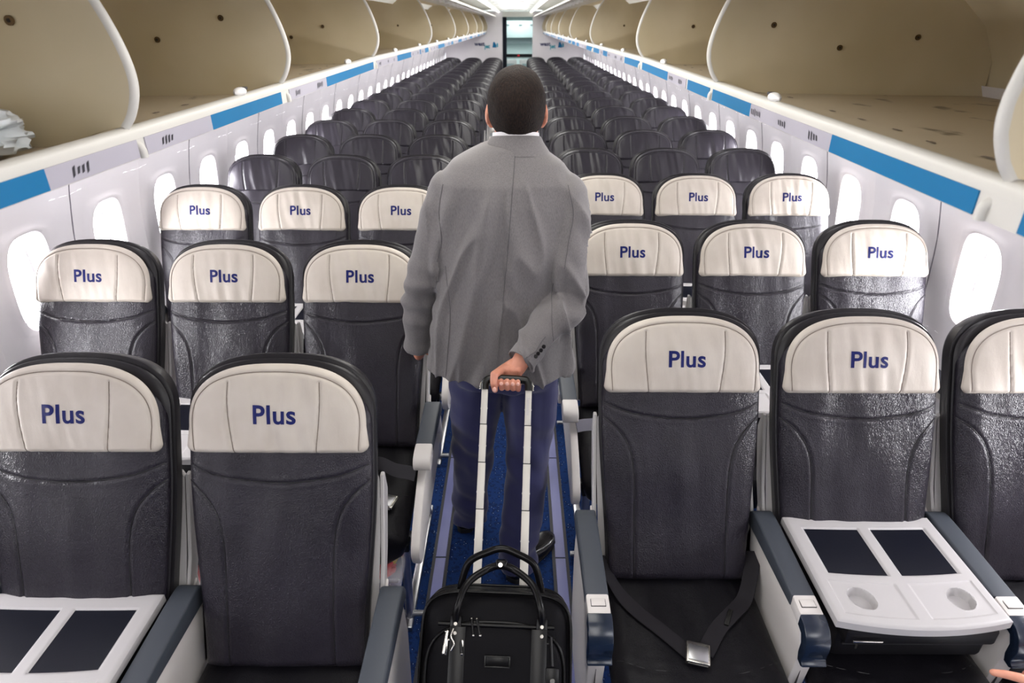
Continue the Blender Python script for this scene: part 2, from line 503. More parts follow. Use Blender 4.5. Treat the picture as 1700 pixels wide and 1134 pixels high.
# ------------------------------------------------------------------ the cabin shell
Y0, Y1 = -1.6, 17.25
PROF = [(0.0, 1.76), (.3, 1.80), (.6, 1.81), (.9, 1.80), (1.1, 1.785), (1.35, 1.73), (1.55, 1.645), (1.72, 1.56)]
def wall_x(z):
    for (z0, x0), (z1, x1) in zip(PROF, PROF[1:]):
        if z <= z1:
            t = (z - z0) / (z1 - z0); return x0 + (x1 - x0) * t
    return PROF[-1][1]
def wall_xs(z):
    return (wall_x(z - .06) + 2 * wall_x(z) + wall_x(z + .06)) / 4
WP = .508; WC0 = 2.215; WZ = 1.005; WHZ = .186; WHY = .112
def build_wall(side):
    mb = MB(); gap = M['wall_gap']
    z_lo, z_hi = WZ - .27, WZ + .27
    k0 = math.floor((Y0 - WC0) / WP); k1 = math.ceil((Y1 - WC0) / WP)
    def ridge(y, yc):
        q = abs(y - yc) / (WP / 2)
        return .016 * max(0, (q - .62) / .38) ** 1.5
    def P(y, z, yc, off=0.0):
        return (side * (wall_xs(z) - off - ridge(y, yc)), y, z)
    n = 48
    for k in range(k0, k1 + 1):
        yc = WC0 + k * WP
        # lower and upper plain fields
        ys = [yc - WP / 2 + WP * i / 12 for i in range(13)]
        for za, zb, m in ((0, z_lo, 8), (z_hi, 1.70, 6)):
            zs = [za + (zb - za) * j / m for j in range(m + 1)]
            v = [P(y, z, yc) for z in zs for y in ys]
            f = [(j * 13 + i, j * 13 + i + 1, (j + 1) * 13 + i + 1, (j + 1) * 13 + i) for j in range(m) for i in range(12)]
            mb.add(v, f, M['wall'])
        # window field
        rings = []
        for (s, off) in ((0, 0), (.3, 0), (.55, 0), (.72, .001), (.80, .006), (.90, .009), (1.0, .007), (1.02, 0), (1.06, -.03), (1.12, -.06), (1.16, -.085)):
            ring = []
            for i in range(n):
                t = 2 * PI * i / n; c_, s_ = math.cos(t), math.sin(t)
                q = 1 / max(abs(c_), abs(s_)); ry, rz = WP / 2 * c_ * q, .27 * s_ * q
                e = 3.4
                hy = WHY * math.copysign(abs(c_) ** (2 / e), c_); hz = WHZ * math.copysign(abs(s_) ** (2 / e), s_)
                if s <= 1: y, z = ry + (hy - ry) * s, rz + (hz - rz) * s
                else: y, z = hy * (1 - (s - 1)), hz * (1 - (s - 1) * .8)
                ring.append(P(yc + y, WZ + z, yc, off))
            rings.append(ring)
        v, f = loft(rings, cap=False); mb.add(v, f, M['wall'])
        if k % 2 == 0:   # panel joint
            pts = [(side * (wall_xs(z) - .0155), yc + WP / 2, z) for z in [i * .1 for i in range(17)]]
            v, f = tube(pts, .0028, 6); mb.add(v, f, gap)
    nm = 'wall_left' if side < 0 else 'wall_right'
    tag(obj(nm, mb, smooth=50), 'pale lavender curved cabin side wall with window openings, %s side' % ('left' if side < 0 else 'right'), 'wall', kind='structure')
    # windows
    idx = 0
    for k in range(k0, k1 + 1):
        yc = WC0 + k * WP
        x = side * (wall_xs(WZ) + .075)
        def outl(hy, hz, e=3.4, nn=40):
            out = []
            for i in range(nn):
                t = 2 * PI * i / nn; c_, s_ = math.cos(t), math.sin(t)
                out.append((yc + hy * math.copysign(abs(c_) ** (2 / e), c_), WZ + hz * math.copysign(abs(s_) ** (2 / e), s_)))
            return out
        if yc < -0.3 or yc > Y1 - .2: continue
        WIN.append((side, yc, x))
def finish_windows():
    n = 0; cache = {}
    for side, yc, x in WIN:
        n += 1
        if side not in cache:
            fr = MB(); pa = MB()
            o = sring(0, 0, 0, WHY * .87, WHZ * .93, 3.4, 40)
            i_ = sring(0, 0, 0, WHY * .80, WHZ * .87, 3.4, 40)
            rr = [[(dx, p[0], p[1]) for p in ring] for ring, dx in ((o, -.006), (i_, -.006), (i_, .012), (o, .012), (o, -.006))]
            fr.add(*loft(rr, cap=False), M['wall'])
            pa.add([(0, p[0], p[1]) for p in i_] + [(.004, p[0], p[1]) for p in i_],
                   [tuple(range(40)), tuple(range(40, 80))] + [(k, (k + 1) % 40, 40 + (k + 1) % 40, 40 + k) for k in range(40)], M['glass'])
            f0 = obj('window_frame', fr); p0 = obj('window_pane', pa, smooth=0)
            cache[side] = (f0, p0)
            f, p = f0, p0
        else:
            f = cache[side][0].copy(); p = cache[side][1].copy(); COL.objects.link(f); COL.objects.link(p)
        w = bpy.data.objects.new('window_%d' % n, None); COL.objects.link(w)
        w.location = (x, yc, WZ); w.empty_display_size = .05; w['kind'] = 'structure'
        f.parent = w; p.parent = w
WIN = []
build_wall(-1); build_wall(1); finish_windows()

fl = MB(); fl.add(*rbox((0, (Y0 + 19.7) / 2, -.02), (3.3, 19.7 - Y0, .04), 0), M['carpet'])
tag(obj('floor', fl, smooth=0), 'navy speckled carpet of the aisle', 'floor', kind='structure')
for i, x in enumerate((-.243, .228)):
    mb = MB()
    mb.add(*rbox((x, (Y0 + Y1) / 2, .002), (.064, Y1 - Y0, .004), 0), M['strip_edge'])
    y = 1.806 - .635 * 5
    while y < Y1 - .7:
        mb.add(*rbox((x, y + .3175, .004), (.040, .629, .006), .001, 1), M['strip'])
        y += .635
    tag(obj('trim_%d' % (i + 1), mb, smooth=0), 'violet glow strip along the aisle carpet, %s side' % ('left' if x < 0 else 'right'), 'floor strip', kind='structure')

# ceiling: arched centre panel with cove edges
mb = MB()
prof = [(-.98, 2.03), (-.80, 2.17), (-.52, 2.20), (-.46, 2.165), (-.30, 2.185), (0, 2.20), (.30, 2.185), (.46, 2.165), (.52, 2.20), (.80, 2.17), (.98, 2.03)]
pp = prof + [(x, z + .02) for x, z in prof[::-1]]
mb.add(*prism(pp, Y0, Y1, 'y'), M['ceil'])
for y in np.arange(Y0 + 1.0, Y1, 1.27):
    mb.add(*rbox((0, y, 2.187), (.9, .008, .012), 0), M['wall_gap'])
tag(obj('ceiling', mb, smooth=20), 'white arched cabin ceiling between the bins', 'ceiling', kind='structure')

mb = MB(); mb.add(*rbox((0, Y0, 1.1), (3.7, .05, 2.25), .0), M['curtain'])  # unseen end panel, added and kept dark to cut frontal fill and reflections
tag(obj('wall_fill_block', mb, smooth=0), 'unseen dark blue bulkhead added behind the camera to cut frontal light', 'wall', kind='structure')
# rear bulkheads
def logo_on(parent, cx, cz, y):
    v, f = text_mesh('west', .13, .004); v = [(p[0] + cx - .10, y, p[1] + cz + .02) for p in v]
    g = MB(); g.add(v, f, M['logo_navy']); obj('lettering', g, parent, 0)
    v, f = text_mesh('jet', .13, .004); v = [(p[0] + cx + .09, y, p[1] + cz - .035) for p in v]
    g = MB(); g.add(v, f, M['logo_teal']); obj('lettering', g, parent, 0)
    g = MB()
    g.add([(cx + .22, y, cz - .06), (cx + .32, y, cz - .06), (cx + .32, y, cz + .0), (cx + .27, y, cz + .07), (cx + .24, y, cz + .06)], [(0, 1, 2, 3, 4)], M['blue'])
    g.add([(cx + .325, y, cz - .055), (cx + .365, y, cz - .045), (cx + .36, y, cz + .03), (cx + .33, y, cz + .05)], [(0, 1, 2, 3)], M['logo_teal'])
    obj('emblem', g, parent, 0)
for side, (xa, xb) in ((-1, (-1.74, -.30)), (1, (.44, 1.74))):
    mb = MB()
    zt = 2.16
    poly = [(xa, 0), (xb, 0), (xb, zt), (xa, zt)]
    mb.add(*prism(poly, Y1, Y1 + .05, 'y', .004, 1), M['wall'])
    o = obj('wall_rear', mb, smooth=20)
    tag(o, 'lavender rear bulkhead with small airline logo, %s of the galley doorway' % ('left' if side < 0 else 'right'), 'wall', kind='structure')
    logo_on(o, -.78 if side < 0 else .86, 1.42, Y1 - .004)
mb = MB(); mb.add(*rbox((.07, Y1 + .025, 2.10), (.76, .05, .12), .005), M['ceil'])
tag(obj('wall_rear_header', mb), 'white header panel above the galley doorway', 'wall', kind='structure')
mb = MB(); mb.add(*rbox((.1, 19.7, 1.1), (3.4, .05, 2.2), 0), M['galley']); mb.add(*rbox((0, 18.5, 2.2), (3.4, 2.4, .04), 0), M['ceil'])
mb.add(*rbox((-.75, 18.5, 1.1), (.05, 2.4, 2.2), 0), M['galley']); mb.add(*rbox((.95, 18.5, 1.1), (.05, 2.4, 2.2), 0), M['galley'])
tag(obj('wall_galley', mb, smooth=0), 'pale galley compartment walls behind the doorway', 'wall', kind='structure')
# curtain
pts = []; v = []; f = []
nn = 40
for i in range(nn + 1):
    t = i / nn
    pts.append((-.30 + .10 * t + 0, Y1 - .03 + .02 * math.sin(t * 26)))
v = [(p[0], p[1], z) for z in (.05, .7, 1.4, 2.04) for p in pts]
f = [(j * (nn + 1) + i, j * (nn + 1) + i + 1, (j + 1) * (nn + 1) + i + 1, (j + 1) * (nn + 1) + i) for j in range(3) for i in range(nn)]
mb = MB(); mb.add(v, f, M['curtain'])
mb.add([(p[0], p[1] + .012, p[2]) for p in v], f, M['curtain'])
tag(obj('curtain', mb, smooth=60), 'dark blue curtain drawn aside at the left edge of the galley doorway', 'curtain')
# galley unit
g = root('galley_unit', (.1, 19.3, 0), 'pale galley cabinet with lockers seen through the rear doorway', 'galley')
mb = MB(); mb.add(*rbox((0, .12, .55), (1.2, .4, 1.1), .01), M['galley']); mb.add(*rbox((0, .2, 1.3), (1.2, .2, .5), .0), M['galley']); obj('cabinet', mb, g)
mb = MB(); mb.add(*rbox((0, .02, 1.76), (1.2, .55, .42), .01), M['galley']); o = obj('upper_locker', mb, g)
mb = MB()
for x in (-.3, .05, .36): mb.add(*rbox((x, -.265, 1.86), (.09, .012, .035), .003), M['galley_grey'])
obj('locker_latch', mb, o)
mb = MB(); mb.add(*rbox((0, -.09, 1.47), (1.1, .02, .14), .0), M['galley_grey']); obj('recess', mb, g)
mb = MB(); mb.add(*rbox((0, -.1, 1.10), (.9, .02, .08), .003), M['box_black']); mb.add(*rbox((0, -.112, 1.10), (.06, .01, .04), .003), M['red']); obj('control_panel', mb, g)
t = root('galley_trolley', (-.12, 18.85, 0), 'grey service trolley parked under the galley counter', 'trolley')
mb = MB(); mb.add(*rbox((0, 0, .52), (.34, .3, .98), .012), M['shell']); obj('body', mb, t)
mb = MB(); mb.add(*rbox((0, -.155, .86), (.2, .015, .12), .004), M['galley_grey']); obj('front_panel', mb, t)
t2 = copy_tree(t); t2.location = (.30, 18.85, 0); t2['label'] = 'grey service trolley standing nearer the right doorpost'

# ------------------------------------------------------------------ overhead bins
def zs_(y): return 1.633 + .037 * min(1, max(0, (y - .6) / 3))
EDGE = [(.712, .062), (.694, .085), (.679, .12), (.675, .155), (.682, .20), (.698, .25), (.72, .30), (.745, .345), (.775, .385), (.80, .405)]
def bin_unit(side, ya, yb, label, first=False, seed=0):
    rnd = random.Random(seed)
    base = Vector((side * 1.1, ya, zs_(ya)))
    r = root('overhead_bin', tuple(base), label, 'overhead bin', 'open overhead bins')
    dz = zs_(yb) - zs_(ya)
    def P(x, z, y):      # x outboard positive, z above strip base
        t = (y - ya) / (yb - ya)
        return Vector((side * x, y, zs_(ya) + dz * t + z)) - base
    def sheet(prof, mat, y_a=ya, y_b=yb, n=2, mb=None):
        mb = mb or MB(); m = len(prof); v = []; f = []
        for j in range(n):
            y = y_a + (y_b - y_a) * j / (n - 1)
            v += [P(x, z, y) for x, z in prof]
        for j in range(n - 1):
            for i in range(m - 1): f.append((j * m + i, j * m + i + 1, (j + 1) * m + i + 1, (j + 1) * m + i))
        mb.add(v, f, mat); return mb
    def solid(poly, mat, y_a=ya, y_b=yb, mb=None, r_=0):
        mb = mb or MB()
        v, f = prism(poly, 0, 1, 'y', 0)
        v = [P(p[0], p[2], y_a + (y_b - y_a) * p[1]) for p in v]
        mb.add(v, f, mat); return mb
    # back wall and roof of the bin, thick
    back = [(1.60, -.03), (1.598, .03), (1.585, .12), (1.53, .22), (1.42, .31), (1.22, .375), (1.0, .40), (.80, .405)]
    solid(back + [(x + .01, z + .015) for x, z in back[::-1]], M['bin'], mb=None)
    o = obj('lining', solid(back + [(x + .01, z + .015) for x, z in back[::-1]], M['bin']), r, 60)
    # floor of the bin
    floor = [(.728, .050), (.76, .032), (.80, .025), (1.60, .014)]
    # worn marks on the floor along the lip
    mk = solid(floor + [(1.60, .004), (.80, .012), (.728, .03)], M['bin_floor']); y = ya + .09
    while y < yb - .08:
        for xx, s in ((.80, 1), (.90, .7)):
            if rnd.random() < .8:
                cx = xx + rnd.uniform(-.008, .008); cy = y + (0.06 if s < 1 else 0)
                n = 14; ring = []
                for k in range(n):
                    a = 2 * PI * k / n; q = 1 + .35 * rnd.uniform(-1, 1)
                    ring.append(P(cx + .010 * s * q * math.cos(a), .0262 - (cx - .8) * .0125, cy + .024 * s * q * math.sin(a)))
                mk.add(ring, [tuple(range(n))], M['bin_worn'])
        y += .155
    obj('bin_floor', mk, r, 0)
    # lip
    lip = [(.700, .036), (.700, .050), (.705, .057), (.714, .060), (.728, .057), (.728, .03), (.715, .03)]
    obj('lip', solid(lip, M['bin_edge']), r, 50)
    mb = solid([(.728, .0555), (.757, .0375), (.757, .033), (.728, .051)], M['bin_worn'])
    obj('worn_edge', mb, r, 0)
    # stripe below the lip: blue and grey lengths
    Ln = yb - ya
    lo, hi = ya + .02, yb - .02
    g0 = lo + Ln * (.0 if first else .36); g1 = lo + Ln * .68
    segs = []
    if side < 0:
        if first: segs = [('blue', ya, 1.0), ('grey', 1.0, yb - .01)]
        else: segs = [('grey', lo, lo + min(.45, Ln * .34)), ('blue', lo + min(.45, Ln * .34), hi - .04)]
    else:
        if first: segs = [('blue', lo, lo + .46), ('grey', lo + .46, hi - .38), ('blue', hi - .38, hi)]
        else: segs = [('blue', lo, lo + Ln * .22), ('grey', lo + Ln * .24, lo + Ln * .48), ('blue', lo + Ln * .48, hi - .05)]
    while Ln > 1.8 and len(segs) < 6 and not first:
        a = segs.pop(); m_ = (a[1] + a[2]) / 2
        segs += [('grey', a[1], a[1] + .2), ('blue', a[1] + .2, m_ - .1), ('grey', m_ - .1, m_ + .14), ('blue', m_ + .14, a[2])]
    base_m = solid([(.701, .0), (.701, .036), (.74, .036), (.74, -.002)], M['bin_edge'])
    obj('rail', base_m, r, 0)
    for kind_, a, b in segs:
        mb = solid([(.6985, .002), (.6985, .036), (.701, .036), (.701, .002)], M['blue'] if kind_ == 'blue' else M['label_grey'], a, b)
        if kind_ == 'grey':
            ink = mb; yy = a + .06
            while yy < b - .06:
                for q in range(rnd.randint(3, 7)):
                    y0 = yy + q * .013; h = rnd.uniform(.004, .010)
                    ink.add([P(.6978, .017 - h, y0), P(.6978, .015 - h * .4, y0 + .007), P(.6978, .019 + h, y0 + .012), P(.6978, .020 + h * .5, y0 + .004)], [(0, 1, 2, 3)], M['label_ink'])
                yy += rnd.uniform(.16, .26)
        obj('blue_stripe' if kind_ == 'blue' else 'row_label', mb, r, 0)
    # underside panel
    obj('underside_panel', solid([(.705, .0), (.74, -.004), (1.55, -.05), (1.60, -.02), (1.60, .002), (.80, .010), (.72, .02)], M['wall']), r, 0)
    # partition at the far end
    poly = [(1.59, .015), (.885, .022), (.82, .032), (.755, .053)] + EDGE + [(1.0, .40), (1.22, .375), (1.42, .31), (1.53, .22), (1.585, .12)]
    po = obj('partition', solid(poly, M['bin'], yb - .024, yb - .004), r, 40)
    edge3 = smooth_poly([tuple(P(x, z, yb - .014)) for x, z in EDGE], 4)
    g = MB(); g.add(*tube(edge3, .0105, 8), M['bin_edge']); obj('edge_trim', g, po, 60)
    pts = [P(.712, .062, yb - .014), P(.728, .05, yb - .010), P(.722, .035, yb - .006), P(.700, .02, yb + .0), P(.698, .0, yb + .002)]
    g = MB(); g.add(*tube(smooth_poly([tuple(p) for p in pts], 4), .0085, 8), M['bin_edge']); obj('hinge_bracket', g, po, 60)
    for sxp, szp in ([(.861, .225), (1.083, .16), (1.324, .19)] if (side > 0 and ya > .5 and yb < 2.5) else [(1.07, .185), (.86, .245)] if yb < 3 else [(.95, .2), (1.12, .15)]):
        g = MB(); q = P(sxp, szp, yb - .026)
        g.add(*tube([q, q + Vector((0, -.004, 0))], .0085, 14), M['screw'])
        g.add(*tube([q + Vector((0, -.003, 0)), q + Vector((0, -.0055, 0))], .0035, 10), M['screw_dark'])
        obj('screw', g, po, 40)
    # latch on the lip
    if Ln > .9:
        for yl in ([ya + Ln * .62] if Ln < 1.8 else [ya + Ln * .3, ya + Ln * .78]):
            v, f = ellipsoid(P(.712, .066, yl), (.014, .035, .012), 12, 8); g = MB(); g.add(v, f, M['white'])
            v, f = rbox(P(.722, .07, yl + .045), (.02, .03, .008), .003); g.add(v, f, M['shadow_gap']); obj('latch', g, r, 60)
    # raised door
    door = [(.80, .41), (.74, .425), (.66, .43), (.58, .425), (.50, .41), (.455, .385), (.452, .372), (.47, .372), (.52, .392), (.60, .405), (.70, .41), (.78, .395)]
    do = obj('door', solid(door, M['bin_edge'], ya + .012, yb - .012), r, 50)
    nb = max(2, int(Ln / .42))
    for k in range(nb):
        y = ya + (k + .5) * Ln / nb
        g = MB(); g.add(*rbox(P(.60, .392, y), (.05, .016, .03), .006), M['white']); obj('door_hinge', g, do, 40)
    return r

LB = [-1.2, 0.0, 1.28, 2.18, 3.62, 5.90, 8.2, 10.4, 12.7, 14.9, 17.2]
RB = [-1.2, .0, .86, 2.24, 3.60, 5.90, 8.2, 10.4, 12.7, 14.9, 17.2]
ordl = ['nearest', 'second nearest', 'third nearest', 'fourth nearest', 'fifth nearest', 'sixth nearest', 'seventh nearest', 'eighth nearest', 'ninth nearest']
for side, B in ((-1, LB), (1, RB)):
    for k in range(1, len(B) - 1):
        s = 'left' if side < 0 else 'right'
        tail = ', holding a crumpled white plastic bag' if (side < 0 and k == 1) else (', filling the top right corner' if side > 0 and k == 2 else (', last before the rear bulkhead' if k == len(B) - 2 else ''))
        bin_unit(side, B[k], B[k + 1], 'open beige bin on the %s, %s the camera%s' % (s, ordl[k - 1] + ' to', tail), first=(B[k] < 1.0 and B[k + 1] > .9), seed=17 * k + side)
# crumpled plastic bag
def blob(c, r, seed, amp=.35, seg=60, rings=40, fr=3.0):
    v, f = ellipsoid((0, 0, 0), (1, 1, 1), seg, rings)
    out = []
    for p in v:
        q = Vector(p); n = noise.noise(q * fr + Vector((seed, 0, 0))) + .5 * noise.noise(q * fr * 2.3 + Vector((seed, 3, 0)))
        n = abs(n)
        k = 1 + amp * (1 - 2 * n)
        out.append((c[0] + p[0] * r[0] * k, c[1] + p[1] * r[1] * k, max(c[2] + p[2] * r[2] * k, c[2] - r[2] * .55)))
    return out, f
mb = MB(); mb.add(*blob((-.92, 1.07, 1.708), (.10, .11, .05), 5), M['bag_white'])
tag(obj('plastic_bag', mb, smooth=60), 'crumpled white plastic bag lying in the near left overhead bin', 'bag')

# ceiling lamps
for side in (-1, 1):
    y = -.4; k = 0
    while y < 16.6:
        k += 1
        r = root('ceiling_lamp', (side * .40, y, 2.15), 'long white cove lamp at the %s edge of the aisle ceiling' % ('left' if side < 0 else 'right'), 'ceiling lamp', 'cove lamps %s' % ('left' if side < 0 else 'right'))
        mb = MB(); mb.add(*rbox((0, .62, -.004), (.055, 1.22, .012), .004), M['lamp']); obj('diffuser', mb, r, 30)
        mb = MB(); mb.add(*rbox((0, .62, .010), (.075, 1.24, .018), .004), M['ceil']); obj('housing', mb, r, 30)
        y += 1.27

# ------------------------------------------------------------------ seats
AL = math.atan2(.30, .70)
SB = Vector((0, 0, .455))
U = Vector((0, math.sin(AL), math.cos(AL))); NF = Vector((0, -math.cos(AL), math.sin(AL)))
def back_frame(x, s, d):
    return (x, U.y * s + NF.y * d, SB.z + U.z * s + NF.z * d)

def seg_dist(px, ps, poly):
    """distance of arrays (px,ps) to a polyline"""
    best = np.full(px.shape, 9.0)
    for (x0, s0), (x1, s1) in zip(poly, poly[1:]):
        dx, ds = x1 - x0, s1 - s0; l2 = dx * dx + ds * ds + 1e-12
        t = np.clip(((px - x0) * dx + (ps - s0) * ds) / l2, 0, 1)
        best = np.minimum(best, np.hypot(px - x0 - t * dx, ps - s0 - t * ds))
    return best

class Pad:
    """cushion spanned over an outline w(s); front surface height d(x,s)"""
    def __init__(s, s0, sc_, s1, wfun, tf, tb, d0=0.0, n=2.5, p=5, bottom_r=.03, bulge=0.0, seams=(), wrinkle=None, cs=.0, gd=.0035, gw=.0035, topn=None):
        s.s0, s.sc, s.s1, s.w, s.tf, s.tb, s.d0, s.n, s.p = s0, sc_, s1, wfun, tf, tb, d0, n, p
        s.br, s.bulge, s.seams, s.wr, s.gd, s.gw = bottom_r, bulge, seams, wrinkle, gd, gw
        s.cs = cs
    def halfw(s, t):
        w = s.w(min(t, s.sc))
        if t > s.sc:
            q = min(1, (t - s.sc) / (s.s1 - s.sc)); w *= max(0.0, 1 - q ** s.n) ** (1 / s.n)
        if s.cs > 0 and t < s.s0 + s.cs:
            q = 1 - (t - s.s0) / s.cs; w -= s.cs * (1 - math.sqrt(max(0, 1 - q * q)))
        return w
    def prof(s, x, t):
        w = s.halfw(t) + 1e-6
        q = np.clip(np.abs(x) / w, 0, 1); e = np.sqrt(np.clip(1 - q ** s.p, 0, 1))
        k = 1.0
        if t > s.sc: k = math.sqrt(max(0, 1 - ((t - s.sc) / (s.s1 - s.sc)) ** 7))
        b = 1.0
        if t < s.s0 + s.br: b = math.sqrt(max(0, 1 - (1 - (t - s.s0) / s.br) ** 2))
        return e * k * b, q
    def front(s, x, t):
        x = np.asarray(x, float)
        e, q = s.prof(x, t)
        u = (t - s.s0) / (s.s1 - s.s0)
        d = s.d0 + s.tf * e + s.bulge * (1 - q ** 2) * math.sin(PI * min(1, max(0, u))) * e
        for poly in s.seams:
            dist = seg_dist(x, np.full(x.shape, t), poly)
            d = d - s.gd * np.exp(-(dist / s.gw) ** 2) * e + s.gd * .18 * np.exp(-((dist - s.gw * 2.6) / (s.gw * 1.6)) ** 2) * e
        if s.wr is not None:
            d = d + np.array([s.wr(xx, t) for xx in np.atleast_1d(x)]).reshape(x.shape) * e
        return d
    def rows(s, nr):
        out = []
        n1 = max(3, int(nr * .12))
        for i in range(n1): out.append(s.s0 + s.br * (1 - math.cos(PI / 2 * i / n1)))
        n2 = int(nr * .58)
        a, b = s.s0 + s.br, s.sc
        for i in range(n2): out.append(a + (b - a) * i / n2)
        n3 = nr - n1 - n2
        for i in range(n3 + 1): out.append(s.sc + (s.s1 - s.sc) * math.sin(PI / 2 * i / n3) * .9995)
        return out
    def build(s, frame, nr=60, nc=44, nb=10):
        v = []; rs = s.rows(nr)
        qs = np.sin(np.linspace(-PI / 2, PI / 2, nc)) * .55 + np.linspace(-1, 1, nc) * .45
        qs = np.clip(qs, -1, 1)
        qb = np.sin(np.linspace(PI / 2, -PI / 2, nb))[1:-1]
        for t in rs:
            w = s.halfw(t)
            xf = qs * w
            df = s.front(xf, t)
            e, _ = s.prof(qb * w, t)
            db = s.d0 - s.tb * e
            v += [frame(x, t, d) for x, d in zip(xf, df)]
            v += [frame(x, t, d) for x, d in zip(qb * w, db)]
        n = nc + nb - 2; f = []
        for i in range(len(rs) - 1):
            for k in range(n):
                k2 = (k + 1) % n
                f.append((i * n + k, i * n + k2, (i + 1) * n + k2, (i + 1) * n + k))
        f.append(tuple(range(n))[::-1]); f.append(tuple((len(rs) - 1) * n + k for k in range(n)))
        return v, f
    def seam_tube(s, poly, frame, r=.0013, lift=.0004):
        # densify
        pts = []
        for (x0, s0), (x1, s1) in zip(poly, poly[1:]):
            m = max(1, int(math.hypot(x1 - x0, s1 - s0) / .008))
            for k in range(m): pts.append((x0 + (x1 - x0) * k / m, s0 + (s1 - s0) * k / m))
        pts.append(poly[-1])
        out = []
        for x, t in pts:
            if abs(x) > s.halfw(t) * .995: continue
            out.append(frame(x, t, float(s.front(np.array([x]), t)[0]) + lift))
        return tube(out, r, 6) if len(out) > 2 else None

def sp2(pts, n=8):
    return [(p[0], p[1]) for p in smooth_poly([(a, b, 0) for a, b in pts], n)]

def wmain(t):
    u = min(1, max(0, t / .50)); u = u * u * (3 - 2 * u)
    return .196 + (.222 - .196) * u

def wr_back(seed, amp):
    def f(x, t):
        u = noise.noise(Vector((x * 16 + seed, t * 4.5, seed))) * .0060
        u += noise.noise(Vector((x * 5 + seed, t * 5, 2.2 + seed))) * .006
        return u * amp
    return f
def wr_head(seed, amp):
    def f(x, t):
        c_ = math.exp(-(x / .085) ** 2)
        u = noise.noise(Vector((x * 34 + t * 6 + seed, t * 7, seed))) * .0042 * (.25 + c_)
        return u * amp
    return f

SMILE = sp2([(-.225, .515), (-.15, .488), (-.06, .474), (0, .471), (.06, .474), (.15, .488), (.225, .515)])
SIDE_L = sp2([(-.224, .475), (-.185, .445), (-.152, .40), (-.136, .34), (-.131, .25), (-.129, .1), (-.128, .0)])
SIDE_R = [(-a, b) for a, b in SIDE_L]
H0, HC, H1 = .542, .606, .757
HW = lambda t: .2185 - .008 * max(0, min(1, (t - .56) / .06))
def head_arch():
    pts = []
    for k in range(0, 41):
        ph = PI * k / 40
        n = 2.6
        c_, s_ = math.cos(ph), math.sin(ph)
        x = .200 * math.copysign(abs(c_) ** (2 / n), c_); t = HC + (H1 - HC - .018) * abs(s_) ** (2 / n)
        pts.append((x, t))
    return [(.196, .55)] + pts + [(-.196, .55)]
ARCH = head_arch()
HSEAM_L = sp2([(-.108, .715), (-.109, .67), (-.106, .62), (-.100, .57), (-.096, .535)])
HSEAM_R = [(-a, b) for a, b in HSEAM_L]

